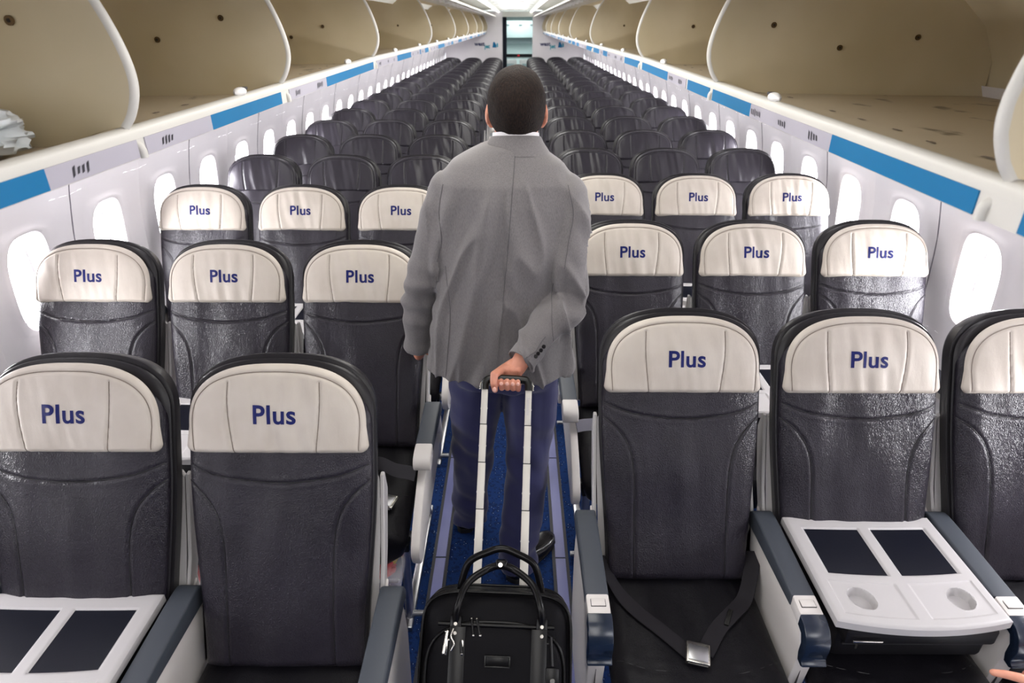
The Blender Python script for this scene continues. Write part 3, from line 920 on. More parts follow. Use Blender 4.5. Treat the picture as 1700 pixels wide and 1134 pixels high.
def make_seat_meshes(kind, seed, hi=True):
    out = {}
    econ = (kind == 'econ')
    nr, nc = (230, 110) if hi else (30, 28)
    leather = M['leather_econ'] if econ else M['leather']
    # backrest
    bp = Pad(.0, .60, .725, wmain, .030, .03, 0.0, bottom_r=.03, bulge=.012, p=7,
             seams=(SMILE, SIDE_L, SIDE_R), wrinkle=wr_back(seed, 1.0), gd=.0042, gw=.0034 if hi else .008)
    mb = MB(); mb.add(*bp.build(back_frame, nr, nc), leather)
    for s_ in (SMILE, SIDE_L, SIDE_R):
        tb_ = bp.seam_tube(s_, back_frame, .0015, .0008)
        if tb_: mb.add(*tb_, M['dark_seam'])
    out['backrest'] = mb.mesh('backrest')
    # rim
    rp = Pad(.03, .625, .779, lambda t: wmain(t) + .006, .006, .080, -.016, bottom_r=.03, p=9, n=2.6)
    mb = MB(); mb.add(*rp.build(back_frame, 50, 30, 16), M['rim'])
    rp2 = Pad(.03, .625, .767, lambda t: wmain(t) + .003, .010, .02, -.004, bottom_r=.03, p=14, n=2.6)
    mb.add(*rp2.build(back_frame, 50, 30, 10), M['rim'])
    out['back_rim'] = mb.mesh('back_rim')
    # grey back shell
    shp = Pad(.02, .45, .50, lambda t: .226 if t > .3 else .216 + .01 * t / .3, .0, .05, -.055, bottom_r=.03, p=9)
    mb = MB(); mb.add(*shp.build(back_frame, 24, 16, 12), M['shell'])
    out['back_shell'] = mb.mesh('back_shell')
    # headrest
    hs = (ARCH, HSEAM_L, HSEAM_R)
    hp = Pad(H0, HC, H1, HW, .024, .02, .022, bottom_r=.014, bulge=.008, p=6, cs=.022, n=2.55,
             seams=hs if hi else (HSEAM_L, HSEAM_R), wrinkle=wr_head(seed, (1.3 if hi else .7) if econ else 1.1), gd=.0036, gw=.0034 if hi else .008)
    mb = MB(); mb.add(*hp.build(back_frame, nr, nc), leather if econ else M['cream'])
    for s_ in hs:
        tb_ = hp.seam_tube(s_, back_frame, .0010 if not econ else .0014, .0011)
        if tb_: mb.add(*tb_, M['cream_seam'] if not econ else M['dark_seam'])
    out['headrest'] = mb.mesh('headrest')
    # Plus
    if not econ:
        v, f = text_mesh('Plus', .0505, .0011, 4, 1, space=1.04)
        xs = [p[0] for p in v]; ys = [p[1] for p in v]
        cx = (min(xs) + max(xs)) / 2; cy = (min(ys) + max(ys)) / 2; k = .101 / (max(xs) - min(xs))
        vv = []
        for p in v:
            x = (p[0] - cx) * k + .004; t = .639 + (p[1] - cy) * k
            d = float(hp.front(np.array([x]), t)[0]) + .0011
            vv.append(back_frame(x, t, d))
        mb = MB(); mb.add(vv, f, M['navy_print']); out['lettering'] = mb.mesh('lettering')
    # cushion: frame with s running forward
    def cf(x, s, d):
        z = .40 + d
        dr = max(0, s - .33); return (x, .05 - s, z - 1.1 * dr * dr - .03 * (s < 0))
    cseam = sp2([(-.21, .30), (-.14, .335), (-.05, .35), (.05, .35), (.14, .335), (.21, .30)])
    cside = sp2([(-.13, .06), (-.155, .15), (-.16, .22), (-.19, .29), (-.215, .30)])
    cp = Pad(.0, .44, .50, lambda t: .222, .065, .08, .0, bottom_r=.03, p=5, n=4, bulge=-.008,
             seams=(cseam, cside, [(-a, b) for a, b in cside]), wrinkle=wr_back(seed + 3, .9), gd=.003, gw=.0045 if hi else .009)
    mb = MB(); mb.add(*cp.build(cf, 60 if hi else 24, 50 if hi else 22), M['cushion'])
    for s_ in (cseam,):
        tb_ = cp.seam_tube(s_, cf, .0012)
        if tb_: mb.add(*tb_, M['dark_seam'])
    out['seat_cushion'] = mb.mesh('seat_cushion')
    out['cp'] = cp; out['cf'] = cf
    return out

def bracket_mesh(sx):
    mb = MB()
    pts = [(.030, .42), (.085, .56), (.150, .66), (.235, .86), (.250, .86), (.262, .80), (.195, .66), (.155, .60), (.15, .56), (.13, .53), (.075, .40)]
    mb.add(*prism(pts, sx * .226, sx * .236, 'x', .002, 1), M['shell'])
    pts2 = [(.040, .44), (.10, .575), (.14, .60), (.125, .56), (.065, .43)]
    mb.add(*prism(pts2, sx * .236, sx * .242, 'x', .001, 1), M['cream_plastic'])
    return mb

def armrest(parent, x, style, side=1):
    """local x position; style full (front row, closed side panel) or open"""
    AZ = .622
    yb_ = .10 if style == 'full' else .06
    w = .058
    e = bpy.data.objects.new('armrest', None); COL.objects.link(e); e.parent = parent; e.location = (x, 0, 0)
    e.empty_display_size = .05
    # blue pad
    mb = MB()
    prof = smooth_poly([(yb_ + .015, AZ - .03, 0), (yb_, AZ - .004, 0), (yb_ - .03, AZ + .008, 0), (-.05, AZ + .006, 0), (-.205, AZ, 0)], 5)
    poly = [(p[0], p[1]) for p in prof] + [(-.205, AZ - .035), (yb_ + .01, AZ - .05)]
    mb.add(*prism(poly, -w / 2, w / 2, 'x', .006, 3), M['pad_blue']); obj('armrest_pad', mb, e, 40)
    if style == 'full':
        mb = MB()
        poly = [(-.206, AZ + .001), (-.258, AZ - .003), (-.258, AZ - .04), (-.206, AZ - .035)]
        mb.add(*prism(poly, -w / 2 + .001, w / 2 - .001, 'x', .004, 2), M['cream_plastic'])
        mb.add(*rbox((0, -.228, AZ - .0005), (.034, .022, .004), .001), M['cream_plastic'])
        mb.add(*rbox((0, -.228, AZ - .0015), (.037, .025, .003), .0005), M['shadow_gap'])
        obj('recline_button_panel', mb, e, 30)
        mb = MB()
        p = smooth_poly([(-.259, AZ - .003, 0), (-.285, AZ - .010, 0), (-.308, AZ - .030, 0), (-.316, AZ - .06, 0), (-.312, AZ - .092, 0), (-.322, AZ - .106, 0), (-.314, AZ - .114, 0)], 5)
        poly = [(a[0], a[1]) for a in p] + [(-.296, AZ - .112), (-.290, AZ - .092), (-.29, AZ - .06), (-.28, AZ - .04), (-.259, AZ - .035)]
        mb.add(*prism(poly, -w / 2 - .001, w / 2 + .001, 'x', .003, 2), M['cap_navy']); obj('armrest_cap', mb, e, 40)
        mb = MB()
        p = [(yb_ - .005, AZ - .03), (yb_ + .02, .44), (yb_ - .02, .12), (-.25, .12), (-.262, .30), (-.286, AZ - .11), (-.292, AZ - .06), (-.27, AZ - .035)]
        mb.add(*prism(p, -w / 2 + .007, w / 2 - .007, 'x', .005, 2), M['cream_plastic'])
        mb.add(*rbox((0, -.268, .36), (.0015, .02, .30), 0), M['shadow_gap'])
        obj('side_panel', mb, e, 40)
        if x < 0 and parent.name.startswith('plus'):
            pass
    else:
        mb = MB()
        p = smooth_poly([(-.206, AZ, 0), (-.25, AZ - .004, 0), (-.278, AZ - .016, 0), (-.286, AZ - .040, 0), (-.275, AZ - .058, 0), (-.25, AZ - .062, 0)], 4)
        poly = [(a[0], a[1]) for a in p] + [(-.206, AZ - .055)]
        mb.add(*prism(poly, -w / 2, w / 2, 'x', .005, 2), M['cream_plastic']); obj('armrest_tip', mb, e, 40)
        mb = MB()
        poly = [(-.206, AZ - .034), (-.205, AZ - .055), (-.05, AZ - .07), (.02, .50), (.05, .44), (.09, .47), (.07, AZ - .045)]
        mb.add(*prism(poly, -w / 2 + .006, w / 2 - .006, 'x', .004, 2), M['cream_plastic']); obj('armrest_arm', mb, e, 40)
    return e

def aisle_shroud(parent, x, sx):
    mb = MB()
    p = smooth_poly([(.095, .575, 0), (.03, .600, 0), (-.08, .590, 0), (-.20, .555, 0), (-.33, .50, 0), (-.43, .445, 0), (-.475, .40, 0), (-.47, .355, 0), (-.43, .32, 0), (-.33, .335, 0), (-.1, .36, 0), (.06, .38, 0), (.12, .44, 0)], 4, closed=True)
    mb.add(*prism([(a[0], a[1]) for a in p], x - .011, x + .018, 'x', .005, 2), M['cream_plastic'])
    obj('side_shroud', mb, parent, 40)

def leg_set(parent, x):
    g = MB(); g.add(*tube([(x, -.36, .36), (x, -.40, .02)], .015, 12), M['metal'])
    g.add(*rbox((x, -.375, .335), (.04, .045, .035), .006), M['grip'])
    obj('leg', g, parent, 50)
    g = MB(); g.add(*tube([(x, .02, .36), (x, .12, .02)], .015, 12), M['metal']); obj('leg', g, parent, 50)
    g = MB(); g.add(*rbox((x, -.14, .012), (.03, .62, .022), .005), M['metal']); obj('foot_rail', g, parent, 30)

def beams(parent):
    g = MB()
    for y, z in ((-.33, .325), (-.02, .33)): g.add(*tube([(-.25, y, z), (.25, y, z)], .02, 12), M['metal'])
    obj('support_tube', g, parent, 50)
    return
def bar(parent):
    g = MB(); g.add(*tube([(-.25, -.40, .035), (.25, -.40, .035)], .011, 10), M['metal']); obj('baggage_bar', g, parent, 50)

def belt(parent, sh, mode='v', mat='belt', bx=-.01, by=.27):
    cp, cf = sh['cp'], sh['cf']
    def on(x, s, lift=.0055):
        return cf(x, s, float(cp.front(np.array([x]), s)[0]) + lift)
    if mode == 'v':
        L_ = smooth_poly([(-.222, .04, .50), (-.205, -.01, .49), on(-.17, .12, .010), on(-.13, .18), on(-.08, .235), on(bx - .018, by - .005)], 5)
        R_ = smooth_poly([(.222, .04, .52), (.205, -.01, .505), on(.17, .13, .012), on(.12, .18, .008), on(.07, .225), on(bx + .02, by - .008)], 5)
        g = MB(); g.add(*ribbon(L_, .043, .0025, (-.35, -1, .1)), M[mat]); b = obj('seat_belt', g, parent, 40)
        g2 = MB(); g2.add(*ribbon(R_, .043, .0025, (.45, -1, .1)), M[mat])
        q = Vector(on(.105, .195, .011)); rot = Matrix.Rotation(.68, 4, 'Z').to_3x3()
        g2.add(*rbox(q, (.012, .055, .007), .002, 2, Matrix.Rotation(-.5, 3, 'Z')), M['grip'])
        obj('seat_belt', g2, parent, 40)
    else:
        s_ = 1 if mode == 'r' else -1
        R_ = smooth_poly([(s_ * .240, -.285, .555), (s_ * .21, -.265, .548), (s_ * .16, -.23, .53), (s_ * .10, -.17, .51), on(s_ * .04, .17, .012), on(-s_ * .04, .15, .006), on(-s_ * .09, .16)], 5)
        g = MB(); g.add(*ribbon(R_, .045, .0025, (0, .65, .75)), M[mat]); b = obj('seat_belt', g, parent, 40)
    # buckle
    c = Vector(on(bx, by, .016)); rot = Matrix.Rotation(-.25, 3, 'Z')
    g = MB(); g.add(*rbox(c, (.060, .062, .013), .005, 3, rot), M['chrome'])
    g.add(*rbox(c + rot @ Vector((0, -.004, .007)), (.048, .044, .004), .002, 2, rot), M['metal'])
    for e_ in (-1, 1): g.add(*tube([c + rot @ Vector((e_ * .026, -.024, -.002)), c + rot @ Vector((e_ * .026, -.030, -.002))], .004, 8), M['chrome'])
    g.add(*tube([c + rot @ Vector((-.024, -.030, -.002)), c + rot @ Vector((.024, -.030, -.002))], .0028, 8), M['chrome'])
    obj('buckle', g, b, 40)

def mk_seat(name, sh, loc, label, cat, group, style, arms, aisle=0, belt_mode=None, jitter=0.0, xleg=None, detail=True):
    r = root(name, loc, label, cat, group)
    r.rotation_euler = (0, 0, jitter)
    for nm in ('backrest', 'back_rim', 'back_shell', 'seat_cushion'):
        o = link(nm, sh[nm], r, 60)
        if nm == 'back_shell': o['label'] = 'light grey plastic back shell'
    h = link('headrest', sh['headrest'], r, 60)
    if 'lettering' in sh:
        h['label'] = 'cream leather headrest cover'
        l_ = link('lettering', sh['lettering'], h, 0); l_['label'] = 'navy word Plus'
    if detail:
        for sx in (-1, 1): obj('recline_bracket', bracket_mesh(sx), r, 40)
        beams(r)
    for ax in arms: armrest(r, ax, style)
    if aisle:
        if style != 'full':
            aisle_shroud(r, aisle * .252, aisle)
        if detail: leg_set(r, aisle * .20)
    if detail: bar(r)
    if belt_mode: belt(r, sh, *belt_mode)
    return r

plusA = make_seat_meshes('plus', 1.3)
plusB = make_seat_meshes('plus', 6.1)
plusC = make_seat_meshes('plus', 11.7)
econA = make_seat_meshes('econ', 2.2)
econB = make_seat_meshes('econ', 8.5)
econLo = make_seat_meshes('econ', 5.1, hi=False)
PS = [plusA, plusB, plusC]
XS = {'L': [-1.512, -1.016, -.52], 'R': [.515, 1.012, 1.508]}
YL = [1.02, 1.92, 2.82, 3.63]; YR = [1.30, 2.20, 3.10, 3.87]
pos_name = {('L', 0): 'window seat', ('L', 1): 'middle seat', ('L', 2): 'aisle seat', ('R', 0): 'aisle seat', ('R', 1): 'middle seat', ('R', 2): 'window seat'}
rown = ['front row', 'second row', 'third row']
for b in 'LR':
    for row in range(3):
        for c_ in range(3):
            if b == 'L' and row == 0 and c_ == 0: pass
            y = (YL if b == 'L' else YR)[row]
            style = 'full' if row == 0 else 'open'
            if b == 'L': arms = {0: [-.238, .248], 1: [.248], 2: [.262]}[c_]
            else: arms = {0: [-.262, .248], 1: [.248], 2: [.238]}[c_]
            aisle = 0
            if b == 'L' and c_ == 2: aisle = 1
            if b == 'R' and c_ == 0: aisle = -1
            bm_ = None
            if b == 'R' and row == 0 and c_ == 0: bm_ = ('v', 'belt', -.005, .305)
            if b == 'L' and row == 1 and c_ == 2: bm_ = ('r', 'belt', .145, .375)
            if b == 'R' and row == 1 and c_ == 0: bm_ = ('l', 'belt_grey', -.0, .30)
            if c_ == 0 and b == 'L' and row == 0: bm_ = None
            extra = {('R', 0, 0): ', black belt and buckle across its cushion', ('L', 1, 2): ', steel buckle lying on its cushion', ('R', 1, 0): ', grey belt hanging over the aisle armrest'}.get((b, row, c_), '')
            if c_ == 1: extra = ' behind a folded-down tray console'
            lab = 'cream-topped Plus %s, %s, %s block%s' % (pos_name[(b, c_)], rown[row], 'left' if b == 'L' else 'right', extra)
            mk_seat('plus_seat', PS[(row + c_ + (b == 'R')) % 3], (XS[b][c_], y, 0), lab, 'airplane seat', 'seats with cream Plus headrests', style, arms, aisle, bm_, jitter=0)
# economy rows
econ_tpl = {}
ords = ['first', 'second', 'third', 'fourth', 'fifth', 'sixth', 'seventh', 'eighth', 'ninth']
NROW = 17
for b in 'LR':
    for c_ in range(3):
        for lo in (False, True):
            if b == 'L': arms = {0: [.248], 1: [.248], 2: [.262]}[c_]
            else: arms = {0: [-.262, .248], 1: [.248], 2: []}[c_]
            aisle = 1 if (b, c_) == ('L', 2) else (-1 if (b, c_) == ('R', 0) else 0)
            for row in range(NROW):
                low = row >= 7
                if low != lo: continue
                y = (YL if b == 'L' else YR)[3] + row * .787
                key = (b, c_, lo, row % 2 if not lo else 0)
                if row < 9: where = '%s all-black row behind the Plus rows' % ords[row]
                elif row == 16: where = 'last row against the rear bulkhead'
                else: where = '%s row ahead of the last one' % ords[15 - row]
                lab = 'black leather %s, %s block, %s' % (pos_name[(b, c_)], 'left' if b == 'L' else 'right', where)
                if key not in econ_tpl:
                    sh = econLo if lo else (econA if row % 2 == 0 else econB)
                    r = mk_seat('black_seat', sh, (XS[b][c_], y, 0), lab, 'airplane seat', 'all-black economy seats', 'open', arms, aisle, None, detail=not lo)
                    econ_tpl[key] = r
                else:
                    r = copy_tree(econ_tpl[key]); r.location = (XS[b][c_], y, 0)
                r['label'] = lab
                r.rotation_euler = (random.uniform(-.006, .006), 0, random.uniform(-.012, .012))

# ------------------------------------------------------------------ middle seat consoles
def console_meshes():
    W2, Dn = .205, .345
    nx, ny = 150, 150
    xs = np.linspace(-W2, W2, nx); us = np.linspace(0, 1, ny)   # u=0 rear, 1 front
    X, Ug = np.meshgrid(xs, us)
    front = Dn + .025 * (1 - (X / W2) ** 2)
    Yg = .0 - Ug * front
    S = Ug * Dn
    def box(cx, cs, hx, hs, e=.004, skew=0.0):
        qx = np.abs(X - cx) - hx; qs_ = np.abs(S - cs) - hs
        dd = np.maximum(qx, qs_)
        return np.clip(-dd / e, 0, 1)
    Z = np.zeros_like(X)
    pan = np.maximum(box(-.092, .122, .078, .080), box(.092, .122, .078, .080))
    Z -= .004 * pan
    low = np.maximum(box(-.098, .272, .082, .050, .003), box(.098, .272, .082, .050, .003))
    Z -= .0025 * low
    for cx in (-.118, .122):
        r_ = np.hypot((X - cx) / 1.0, (S - .270)); k = np.clip((.031 - r_) / .003, 0, 1)
        Z -= .022 * k
        ring = np.exp(-((r_ - .033) / .0018) ** 2); Z += .0006 * ring
    edge = np.maximum(np.abs(X) / W2, np.abs(Ug - .5) * 2)
    Z -= .006 * np.clip((edge - .955) / .045, 0, 1) ** 2
    v = [(float(a), float(b), float(c)) for a, b, c in zip(X.ravel(), Yg.ravel(), Z.ravel())]
    mb = MB(); fw = []; fd = []
    P_ = (pan > .9)
    for j in range(ny - 1):
        for i in range(nx - 1):
            q = (j * nx + i, j * nx + i + 1, (j + 1) * nx + i + 1, (j + 1) * nx + i)
            (fd if P_[j, i] and P_[j + 1, i + 1] and P_[j, i + 1] and P_[j + 1, i] else fw).append(q)
    mb.add(v, fw, M['tray'])
    # skirt
    bord = [(j * nx) for j in range(ny)] + [((ny - 1) * nx + i) for i in range(1, nx)] + [((ny - 1 - j) * nx + nx - 1) for j in range(1, ny)] + [(nx - 1 - i) for i in range(1, nx - 1)]
    ring = [v[i] for i in bord]; low_ = [(a, b, -.026) for a, b, c in ring]; inn = [(a * .9, b * .95 - .004, -.026) for a, b, c in ring]
    mb.add(*loft([ring, low_, inn], cap=False), M['tray'])
    n = len(ring); mb.add(inn, [tuple(range(n))], M['tray'])
    top = mb
    inl = MB(); used = sorted({i for q in fd for i in q}); mp_ = {i: k for k, i in enumerate(used)}
    inl.add([(v[i][0], v[i][1], v[i][2]) for i in used], [tuple(mp_[i] for i in q) for q in fd], M['tray_dark'])
    return top.mesh('tray_top'), inl.mesh('tray_inlay')
tt, ti = console_meshes()
con0 = None
for b in 'LR':
    for row in range(3):
        y = (YL if b == 'L' else YR)[row]; x = XS[b][1]
        lab = 'white tray console with dark inlays over the %s Plus middle seat, %s block' % (['front row', 'second row', 'third row'][row], 'left' if b == 'L' else 'right')
        if con0 is None:
            r = root('tray_console', (x + .0, y + .058, .638), lab, 'tray table', 'tray consoles on Plus middle seats')
            o = link('tray_top', tt, r, 30); o2 = link('tray_inlay', ti, o, 30); o2['label'] = 'two dark blue-black inlays'
            g = MB(); g.add(*rbox((0, -.19, -.052), (.36, .33, .05), .008), M['box_black']); g.add(*rbox((0, -.175, -.105), (.37, .31, .09), .012), M['box_black']); g.add(*tube([(-.17, -.335, -.095), (.17, -.335, -.095)], .003, 8), M['rim'])
            obj('console_box', g, r, 30)
            g = MB(); g.add(*rbox((-.13, -.362, -.055), (.07, .006, .006), .002), M['chrome']); g.add(*rbox((-.13, -.312, -.12), (.06, .03, .05), .004), M['belt']); g.add(*rbox((-.13, -.33, -.10), (.006, .006, .04), .001), M['chrome']); obj('console_latch', g, r, 30)
            con0 = r
        else:
            r = copy_tree(con0); r.location = (x, y + .058, .638); r['label'] = lab

# ------------------------------------------------------------------ clear pouches under the seats
def pouch(x, y, label, wide=.28):
    r = root('life_vest_box', (x, y, .265), label, 'box')
    g = MB(); g.add(*rbox((0, 0, 0), (wide, .20, .05), .012, 3), M['plexi']); o = obj('clear_box', g, r, 40); o['label'] = 'clear plastic box'
    g = MB(); g.add(*rbox((0, .085, .03), (wide, .05, .012), .002), M['shell']); obj('mounting_plate', g, r, 40)
    g = MB(); g.add(*blob((wide * .02, -.02, 0), (wide * .32, .06, .020), 3, .25, 30, 20), M['red']); o = obj('red_pouch', g, r, 60); o['label'] = 'red folded pouch'
    g = MB(); g.add(*blob((wide * .25, .03, 0), (wide * .14, .04, .015), 8, .25, 30, 20), M['yellow']); o = obj('yellow_tag', g, r, 60)
pouch(-.46, 1.53, 'clear box with red pouch under the second row left aisle seat')
pouch(-1.01, 1.50, 'clear box with red pouch and pale tag between the two nearest left seats', .26)

# ------------------------------------------------------------------ the suitcase
hx0, hx1 = .026, .006
TOPB = Vector((.008, 1.18, .54)); GR = Vector((.026, 1.55, .965))
ax = (GR - TOPB).normalized()            # up along the handle
bx_ = Vector((1, 0, 0)); bn = bx_.cross(ax).normalized()   # toward the camera, upward
if bn.y > 0: bn = -bn
bx_ = ax.cross(bn).normalized()
if bx_.x < 0: bx_ = -bx_
BASE = TOPB - ax * .56
suit = root('rolling_suitcase', (BASE.x, BASE.y, 0), 'black fabric rolling suitcase pulled by the man in the grey jacket', 'suitcase')
SO = Vector(suit.location)
def SP(x, s, d):
    p = BASE + bx_ * x + ax * s + bn * d - SO
    return (p.x, p.y, p.z)
def sbox(x, s, d, dims, r=.004, seg=2):
    rot = Matrix((bx_, ax, bn)).transposed()
    return rbox(SP(x, s, d), dims, r, seg, rot)
body = Pad(.03, .45, .575, lambda t: .178, .085, .085, .105, bottom_r=.05, p=9, n=4.6, bulge=.004)
g = MB(); g.add(*body.build(SP, 50, 40, 16), M['nylon'])
# welts round the body
def welt(d, sc_=1.0, r=.0045, s_lo=.04):
    pts = []
    for k in range(81):
        ph = PI * k / 80; c_, s_ = math.cos(ph), math.sin(ph); n = 4.6
        pts.append(SP(.178 * sc_ * math.copysign(abs(c_) ** (2 / n), c_), .45 + .125 * sc_ * abs(s_) ** (2 / n), d))
    pts = [SP(.178 * sc_, s_lo, d)] + pts + [SP(-.178 * sc_, s_lo, d)]
    return tube(pts, r, 8)
for d, s_ in ((.163, .995), (.148, 1.002), (.118, 1.004), (.098, 1.004), (.045, 1.0)): g.add(*welt(d, s_, .0038), M['bag_leather'])
obj('bag_body', g, suit, 50)
pk = Pad(.03, .40, .512, lambda t: .158, .022, .02, .186, bottom_r=.03, p=8, n=2.8, bulge=.006)
g = MB(); g.add(*pk.build(SP, 40, 36, 8), M['nylon'])
pts = []
for k in range(81):
    ph = PI * k / 80; c_, s_ = math.cos(ph), math.sin(ph); n = 2.8
    pts.append(SP(.160 * math.copysign(abs(c_) ** (2 / n), c_), .40 + .113 * abs(s_) ** (2 / n), .192))
g.add(*tube([SP(.160, .05, .192)] + pts + [SP(-.160, .05, .192)], .004, 8), M['bag_leather'])
obj('front_pocket', g, suit, 50)
g = MB(); g.add(*tube([SP(-.135 + .27 * k / 10, .507, .199) for k in range(11)], .0045, 8), M['bag_leather']); obj('zip', g, suit, 50)
for x in (-.088, .100):
    g = MB(); g.add(*sbox(x, .27, .2105, (.036, .47, .004), .001), M['bag_leather']); obj('vertical_strap', g, suit, 30)
g = MB()
for (dx, ds, w, h) in ((0, .011, .056, .003), (0, -.011, .056, .003), (-.028, 0, .003, .025), (.028, 0, .003, .025)):
    g.add(*sbox(.006 + dx, .435 + ds, .217, (w, h, .005), .001), M['grip'])
g.add(*sbox(.006, .435, .2145, (.052, .022, .003), .001), M['bag_leather']); obj('name_plate', g, suit, 30)
# carrying handles: two arches
def arch(d0, dtop, htop, xs_=(-.094, .106), s0=.500, lean=0.0):
    a, b = xs_; m = (a + b) / 2
    pts = [(a, s0, d0), (a + .004, s0 + .035, d0 + .012), (a + .022, s0 + .082, (d0 + dtop) / 2 + .012), (m - .035, s0 + htop - .010, dtop), (m, s0 + htop, dtop), (m + .035, s0 + htop - .010, dtop),
           (b - .022, s0 + .082, (d0 + dtop) / 2 + .012), (b - .004, s0 + .035, d0 + .012), (b, s0, d0)]
    return smooth_poly([SP(x, s, d) for x, s, d in pts], 8)
for (d0, dt, ht, s0) in ((.205, .170, .122, .515), (.120, .150, .115, .560)):
    path = arch(d0, dt, ht, s0=s0)
    g = MB(); g.add(*tube(path, .0088, 12), M['bag_leather']); h = obj('carrying_handle', g, suit, 60)
    for x in (-.094, .106):
        g = MB(); g.add(*sbox(x, s0 - .012, d0 + .002, (.026, .05, .009), .003), M['bag_leather'])
        g.add(*sbox(x, s0 - .040, d0 + .0, (.034, .006, .01), .002), M['chrome'] if x < 0 else M['grip'])
        if x < 0:
            for e_ in (-1, 1): g.add(*sbox(x + e_ * .018, s0 - .055, d0 + .004, (.005, .034, .008), .0015), M['chrome'])
        obj('handle_tab', g, h, 40)
        for q in (-.004, -.024):
            g = MB(); p = Vector(SP(x, s0 + q, d0 + .006)); g.add(*tube([p, p + bn * .003], .0040, 12), M['chrome']); obj('rivet', g, h, 40)
wrap = SP(.006, .628, .160)
g = MB(); g.add(*sbox(.006, .640, .160, (.030, .022, .040), .008, 3), M['bag_leather'])
obj('handle_wrap', g, suit, 50)
g = MB(); p = Vector(SP(.004, .640, .180)); g.add(*tube([p, p + bn * .003], .0052, 14), M['chrome']); obj('snap_button', g, suit, 40)
# zip pulls
for (x, s, d, tx, L_) in ((-.058, .520, .198, .006, .034), (-.046, .520, .198, .010, .034)):
    g = MB(); a = Vector(SP(x, s, d)); b_ = Vector(SP(x + tx, s - L_, d + .008)); g.add(*tube([a, b_], .0034, 8), M['bag_leather']); g.add(*ellipsoid(b_, (.0036, .0036, .0036), 10, 8), M['chrome']); g.add(*ellipsoid(a, (.003, .003, .003), 10, 8), M['chrome']); obj('zip_pull', g, suit, 50)
for (x, tx, col) in ((-.112, -.006, 'chrome'), (-.082, .006, 'bag_leather')):
    g = MB(); a = Vector(SP(x, .492, .206)); b_ = Vector(SP(x + tx, .448, .214)); g.add(*tube([a, b_], .0042, 8), M[col]); g.add(*ellipsoid(b_, (.0036, .0036, .0036), 10, 8), M['chrome']); g.add(*ellipsoid(a, (.006, .004, .004), 10, 8), M['chrome']); obj('zip_pull', g, suit, 50)
g = MB(); g.add(*tube(smooth_poly([SP(-.098, .500, .212), SP(-.102, .486, .220), SP(-.094, .470, .222), SP(-.100, .455, .220)], 5), .002, 8), M['chrome']); obj('clip_chain', g, suit, 50)
g = MB(); g.add(*tube([SP(.128, .49, .208), SP(.132, .43, .214)], .0035, 8), M['bag_leather']); g.add(*sbox(.132, .395, .214, (.030, .062, .004), .003), M['bag_leather']); lt = obj('luggage_tag', g, suit, 40)
g = MB(); p = Vector(SP(.132, .400, .217)); g.add(*tube([p, p + bn * .003], .0055, 14), M['chrome']); obj('rivet', g, lt, 40)
g = MB(); p = Vector(SP(-.180, .47, .14)); g.add(*ellipsoid(p, (.005, .010, .012), 10, 8), M['chrome']); obj('side_ring', g, suit, 40)
# telescopic handle
Lh = (GR - TOPB).length + .56
tx0 = (-.062, .068)     # at bag top
for i, (xa, xb) in enumerate(((-.060, -.063), (.064, .0615))):
    g = MB()
    cuts = [.50, .56 + .080, .56 + .205, .56 + .330, .56 + .435, Lh - .012]
    tu = []
    for k in range(len(cuts) - 1):
        w = .0225 - .0011 * k
        sA, sB = cuts[k], cuts[k + 1]
        t_ = ((sA + sB) / 2 - .56) / (Lh - .56)
        xm = xa + (xb - xa) * t_
        g.add(*sbox(xm, (sA + sB) / 2, .012, (w, sB - sA - .0012, .014), .002), M['alu'])
        g.add(*sbox(xm, sB, .012, (w * .93, .004, .013), .001), M['grip'])
        g.add(*tube([SP(xm - w * .56, sA + .045, .012), SP(xm + w * .56, sA + .045, .012)], .002, 8), M['metal'])
    th = obj('telescopic_tube', g, suit, 40)
    if i == 1:
        v, f = text_mesh('Samsonite', .012, .0, 2)
        g = MB(); g.add([SP(xb - p[1] * 1.0 * -1, Lh - .075 - p[0], .0196) for p in v], f, M['label_grey']); obj('lettering', g, th, 0)
g = MB()
gp = smooth_poly([SP(-.063, Lh - .030, .012), SP(-.063, Lh - .012, .012), SP(-.056, Lh - .001, .012), SP(-.04, Lh + .002, .012), SP(.0, Lh + .003, .012), SP(.04, Lh + .002, .012), SP(.056, Lh - .001, .012), SP(.0615, Lh - .012, .012), SP(.0615, Lh - .030, .012)], 6)
g.add(*tube(gp, 1.0, 14, flat=(.0125, .0115, tuple(bn))), M['grip'])
hg = obj('handle_grip', g, suit, 60)
g = MB()
for x in (-.0755, .074): g.add(*tube(smooth_poly([SP(x, Lh - .030, .014), SP(x * 1.0, Lh - .014, .014), SP(x * .93, Lh - .004, .014)], 4), .0022, 8), M['chrome'])
obj('chrome_edge', g, hg, 50)
# wheels
for x in (-.14, .14):
    g = MB(); c_ = Vector(SP(x, .0, .0)); wz = .038
    c_ = Vector((c_.x, c_.y + .0, wz)); g.add(*tube([c_ - Vector((.012, 0, 0)), c_ + Vector((.012, 0, 0))], .038, 24), M['grip']); obj('wheel', g, suit, 40)
    g = MB(); q = Vector(SP(x, .06, .03)); g.add(*tube([c_, q], .016, 10), M['grip']); obj('wheel_fork', g, suit, 40)

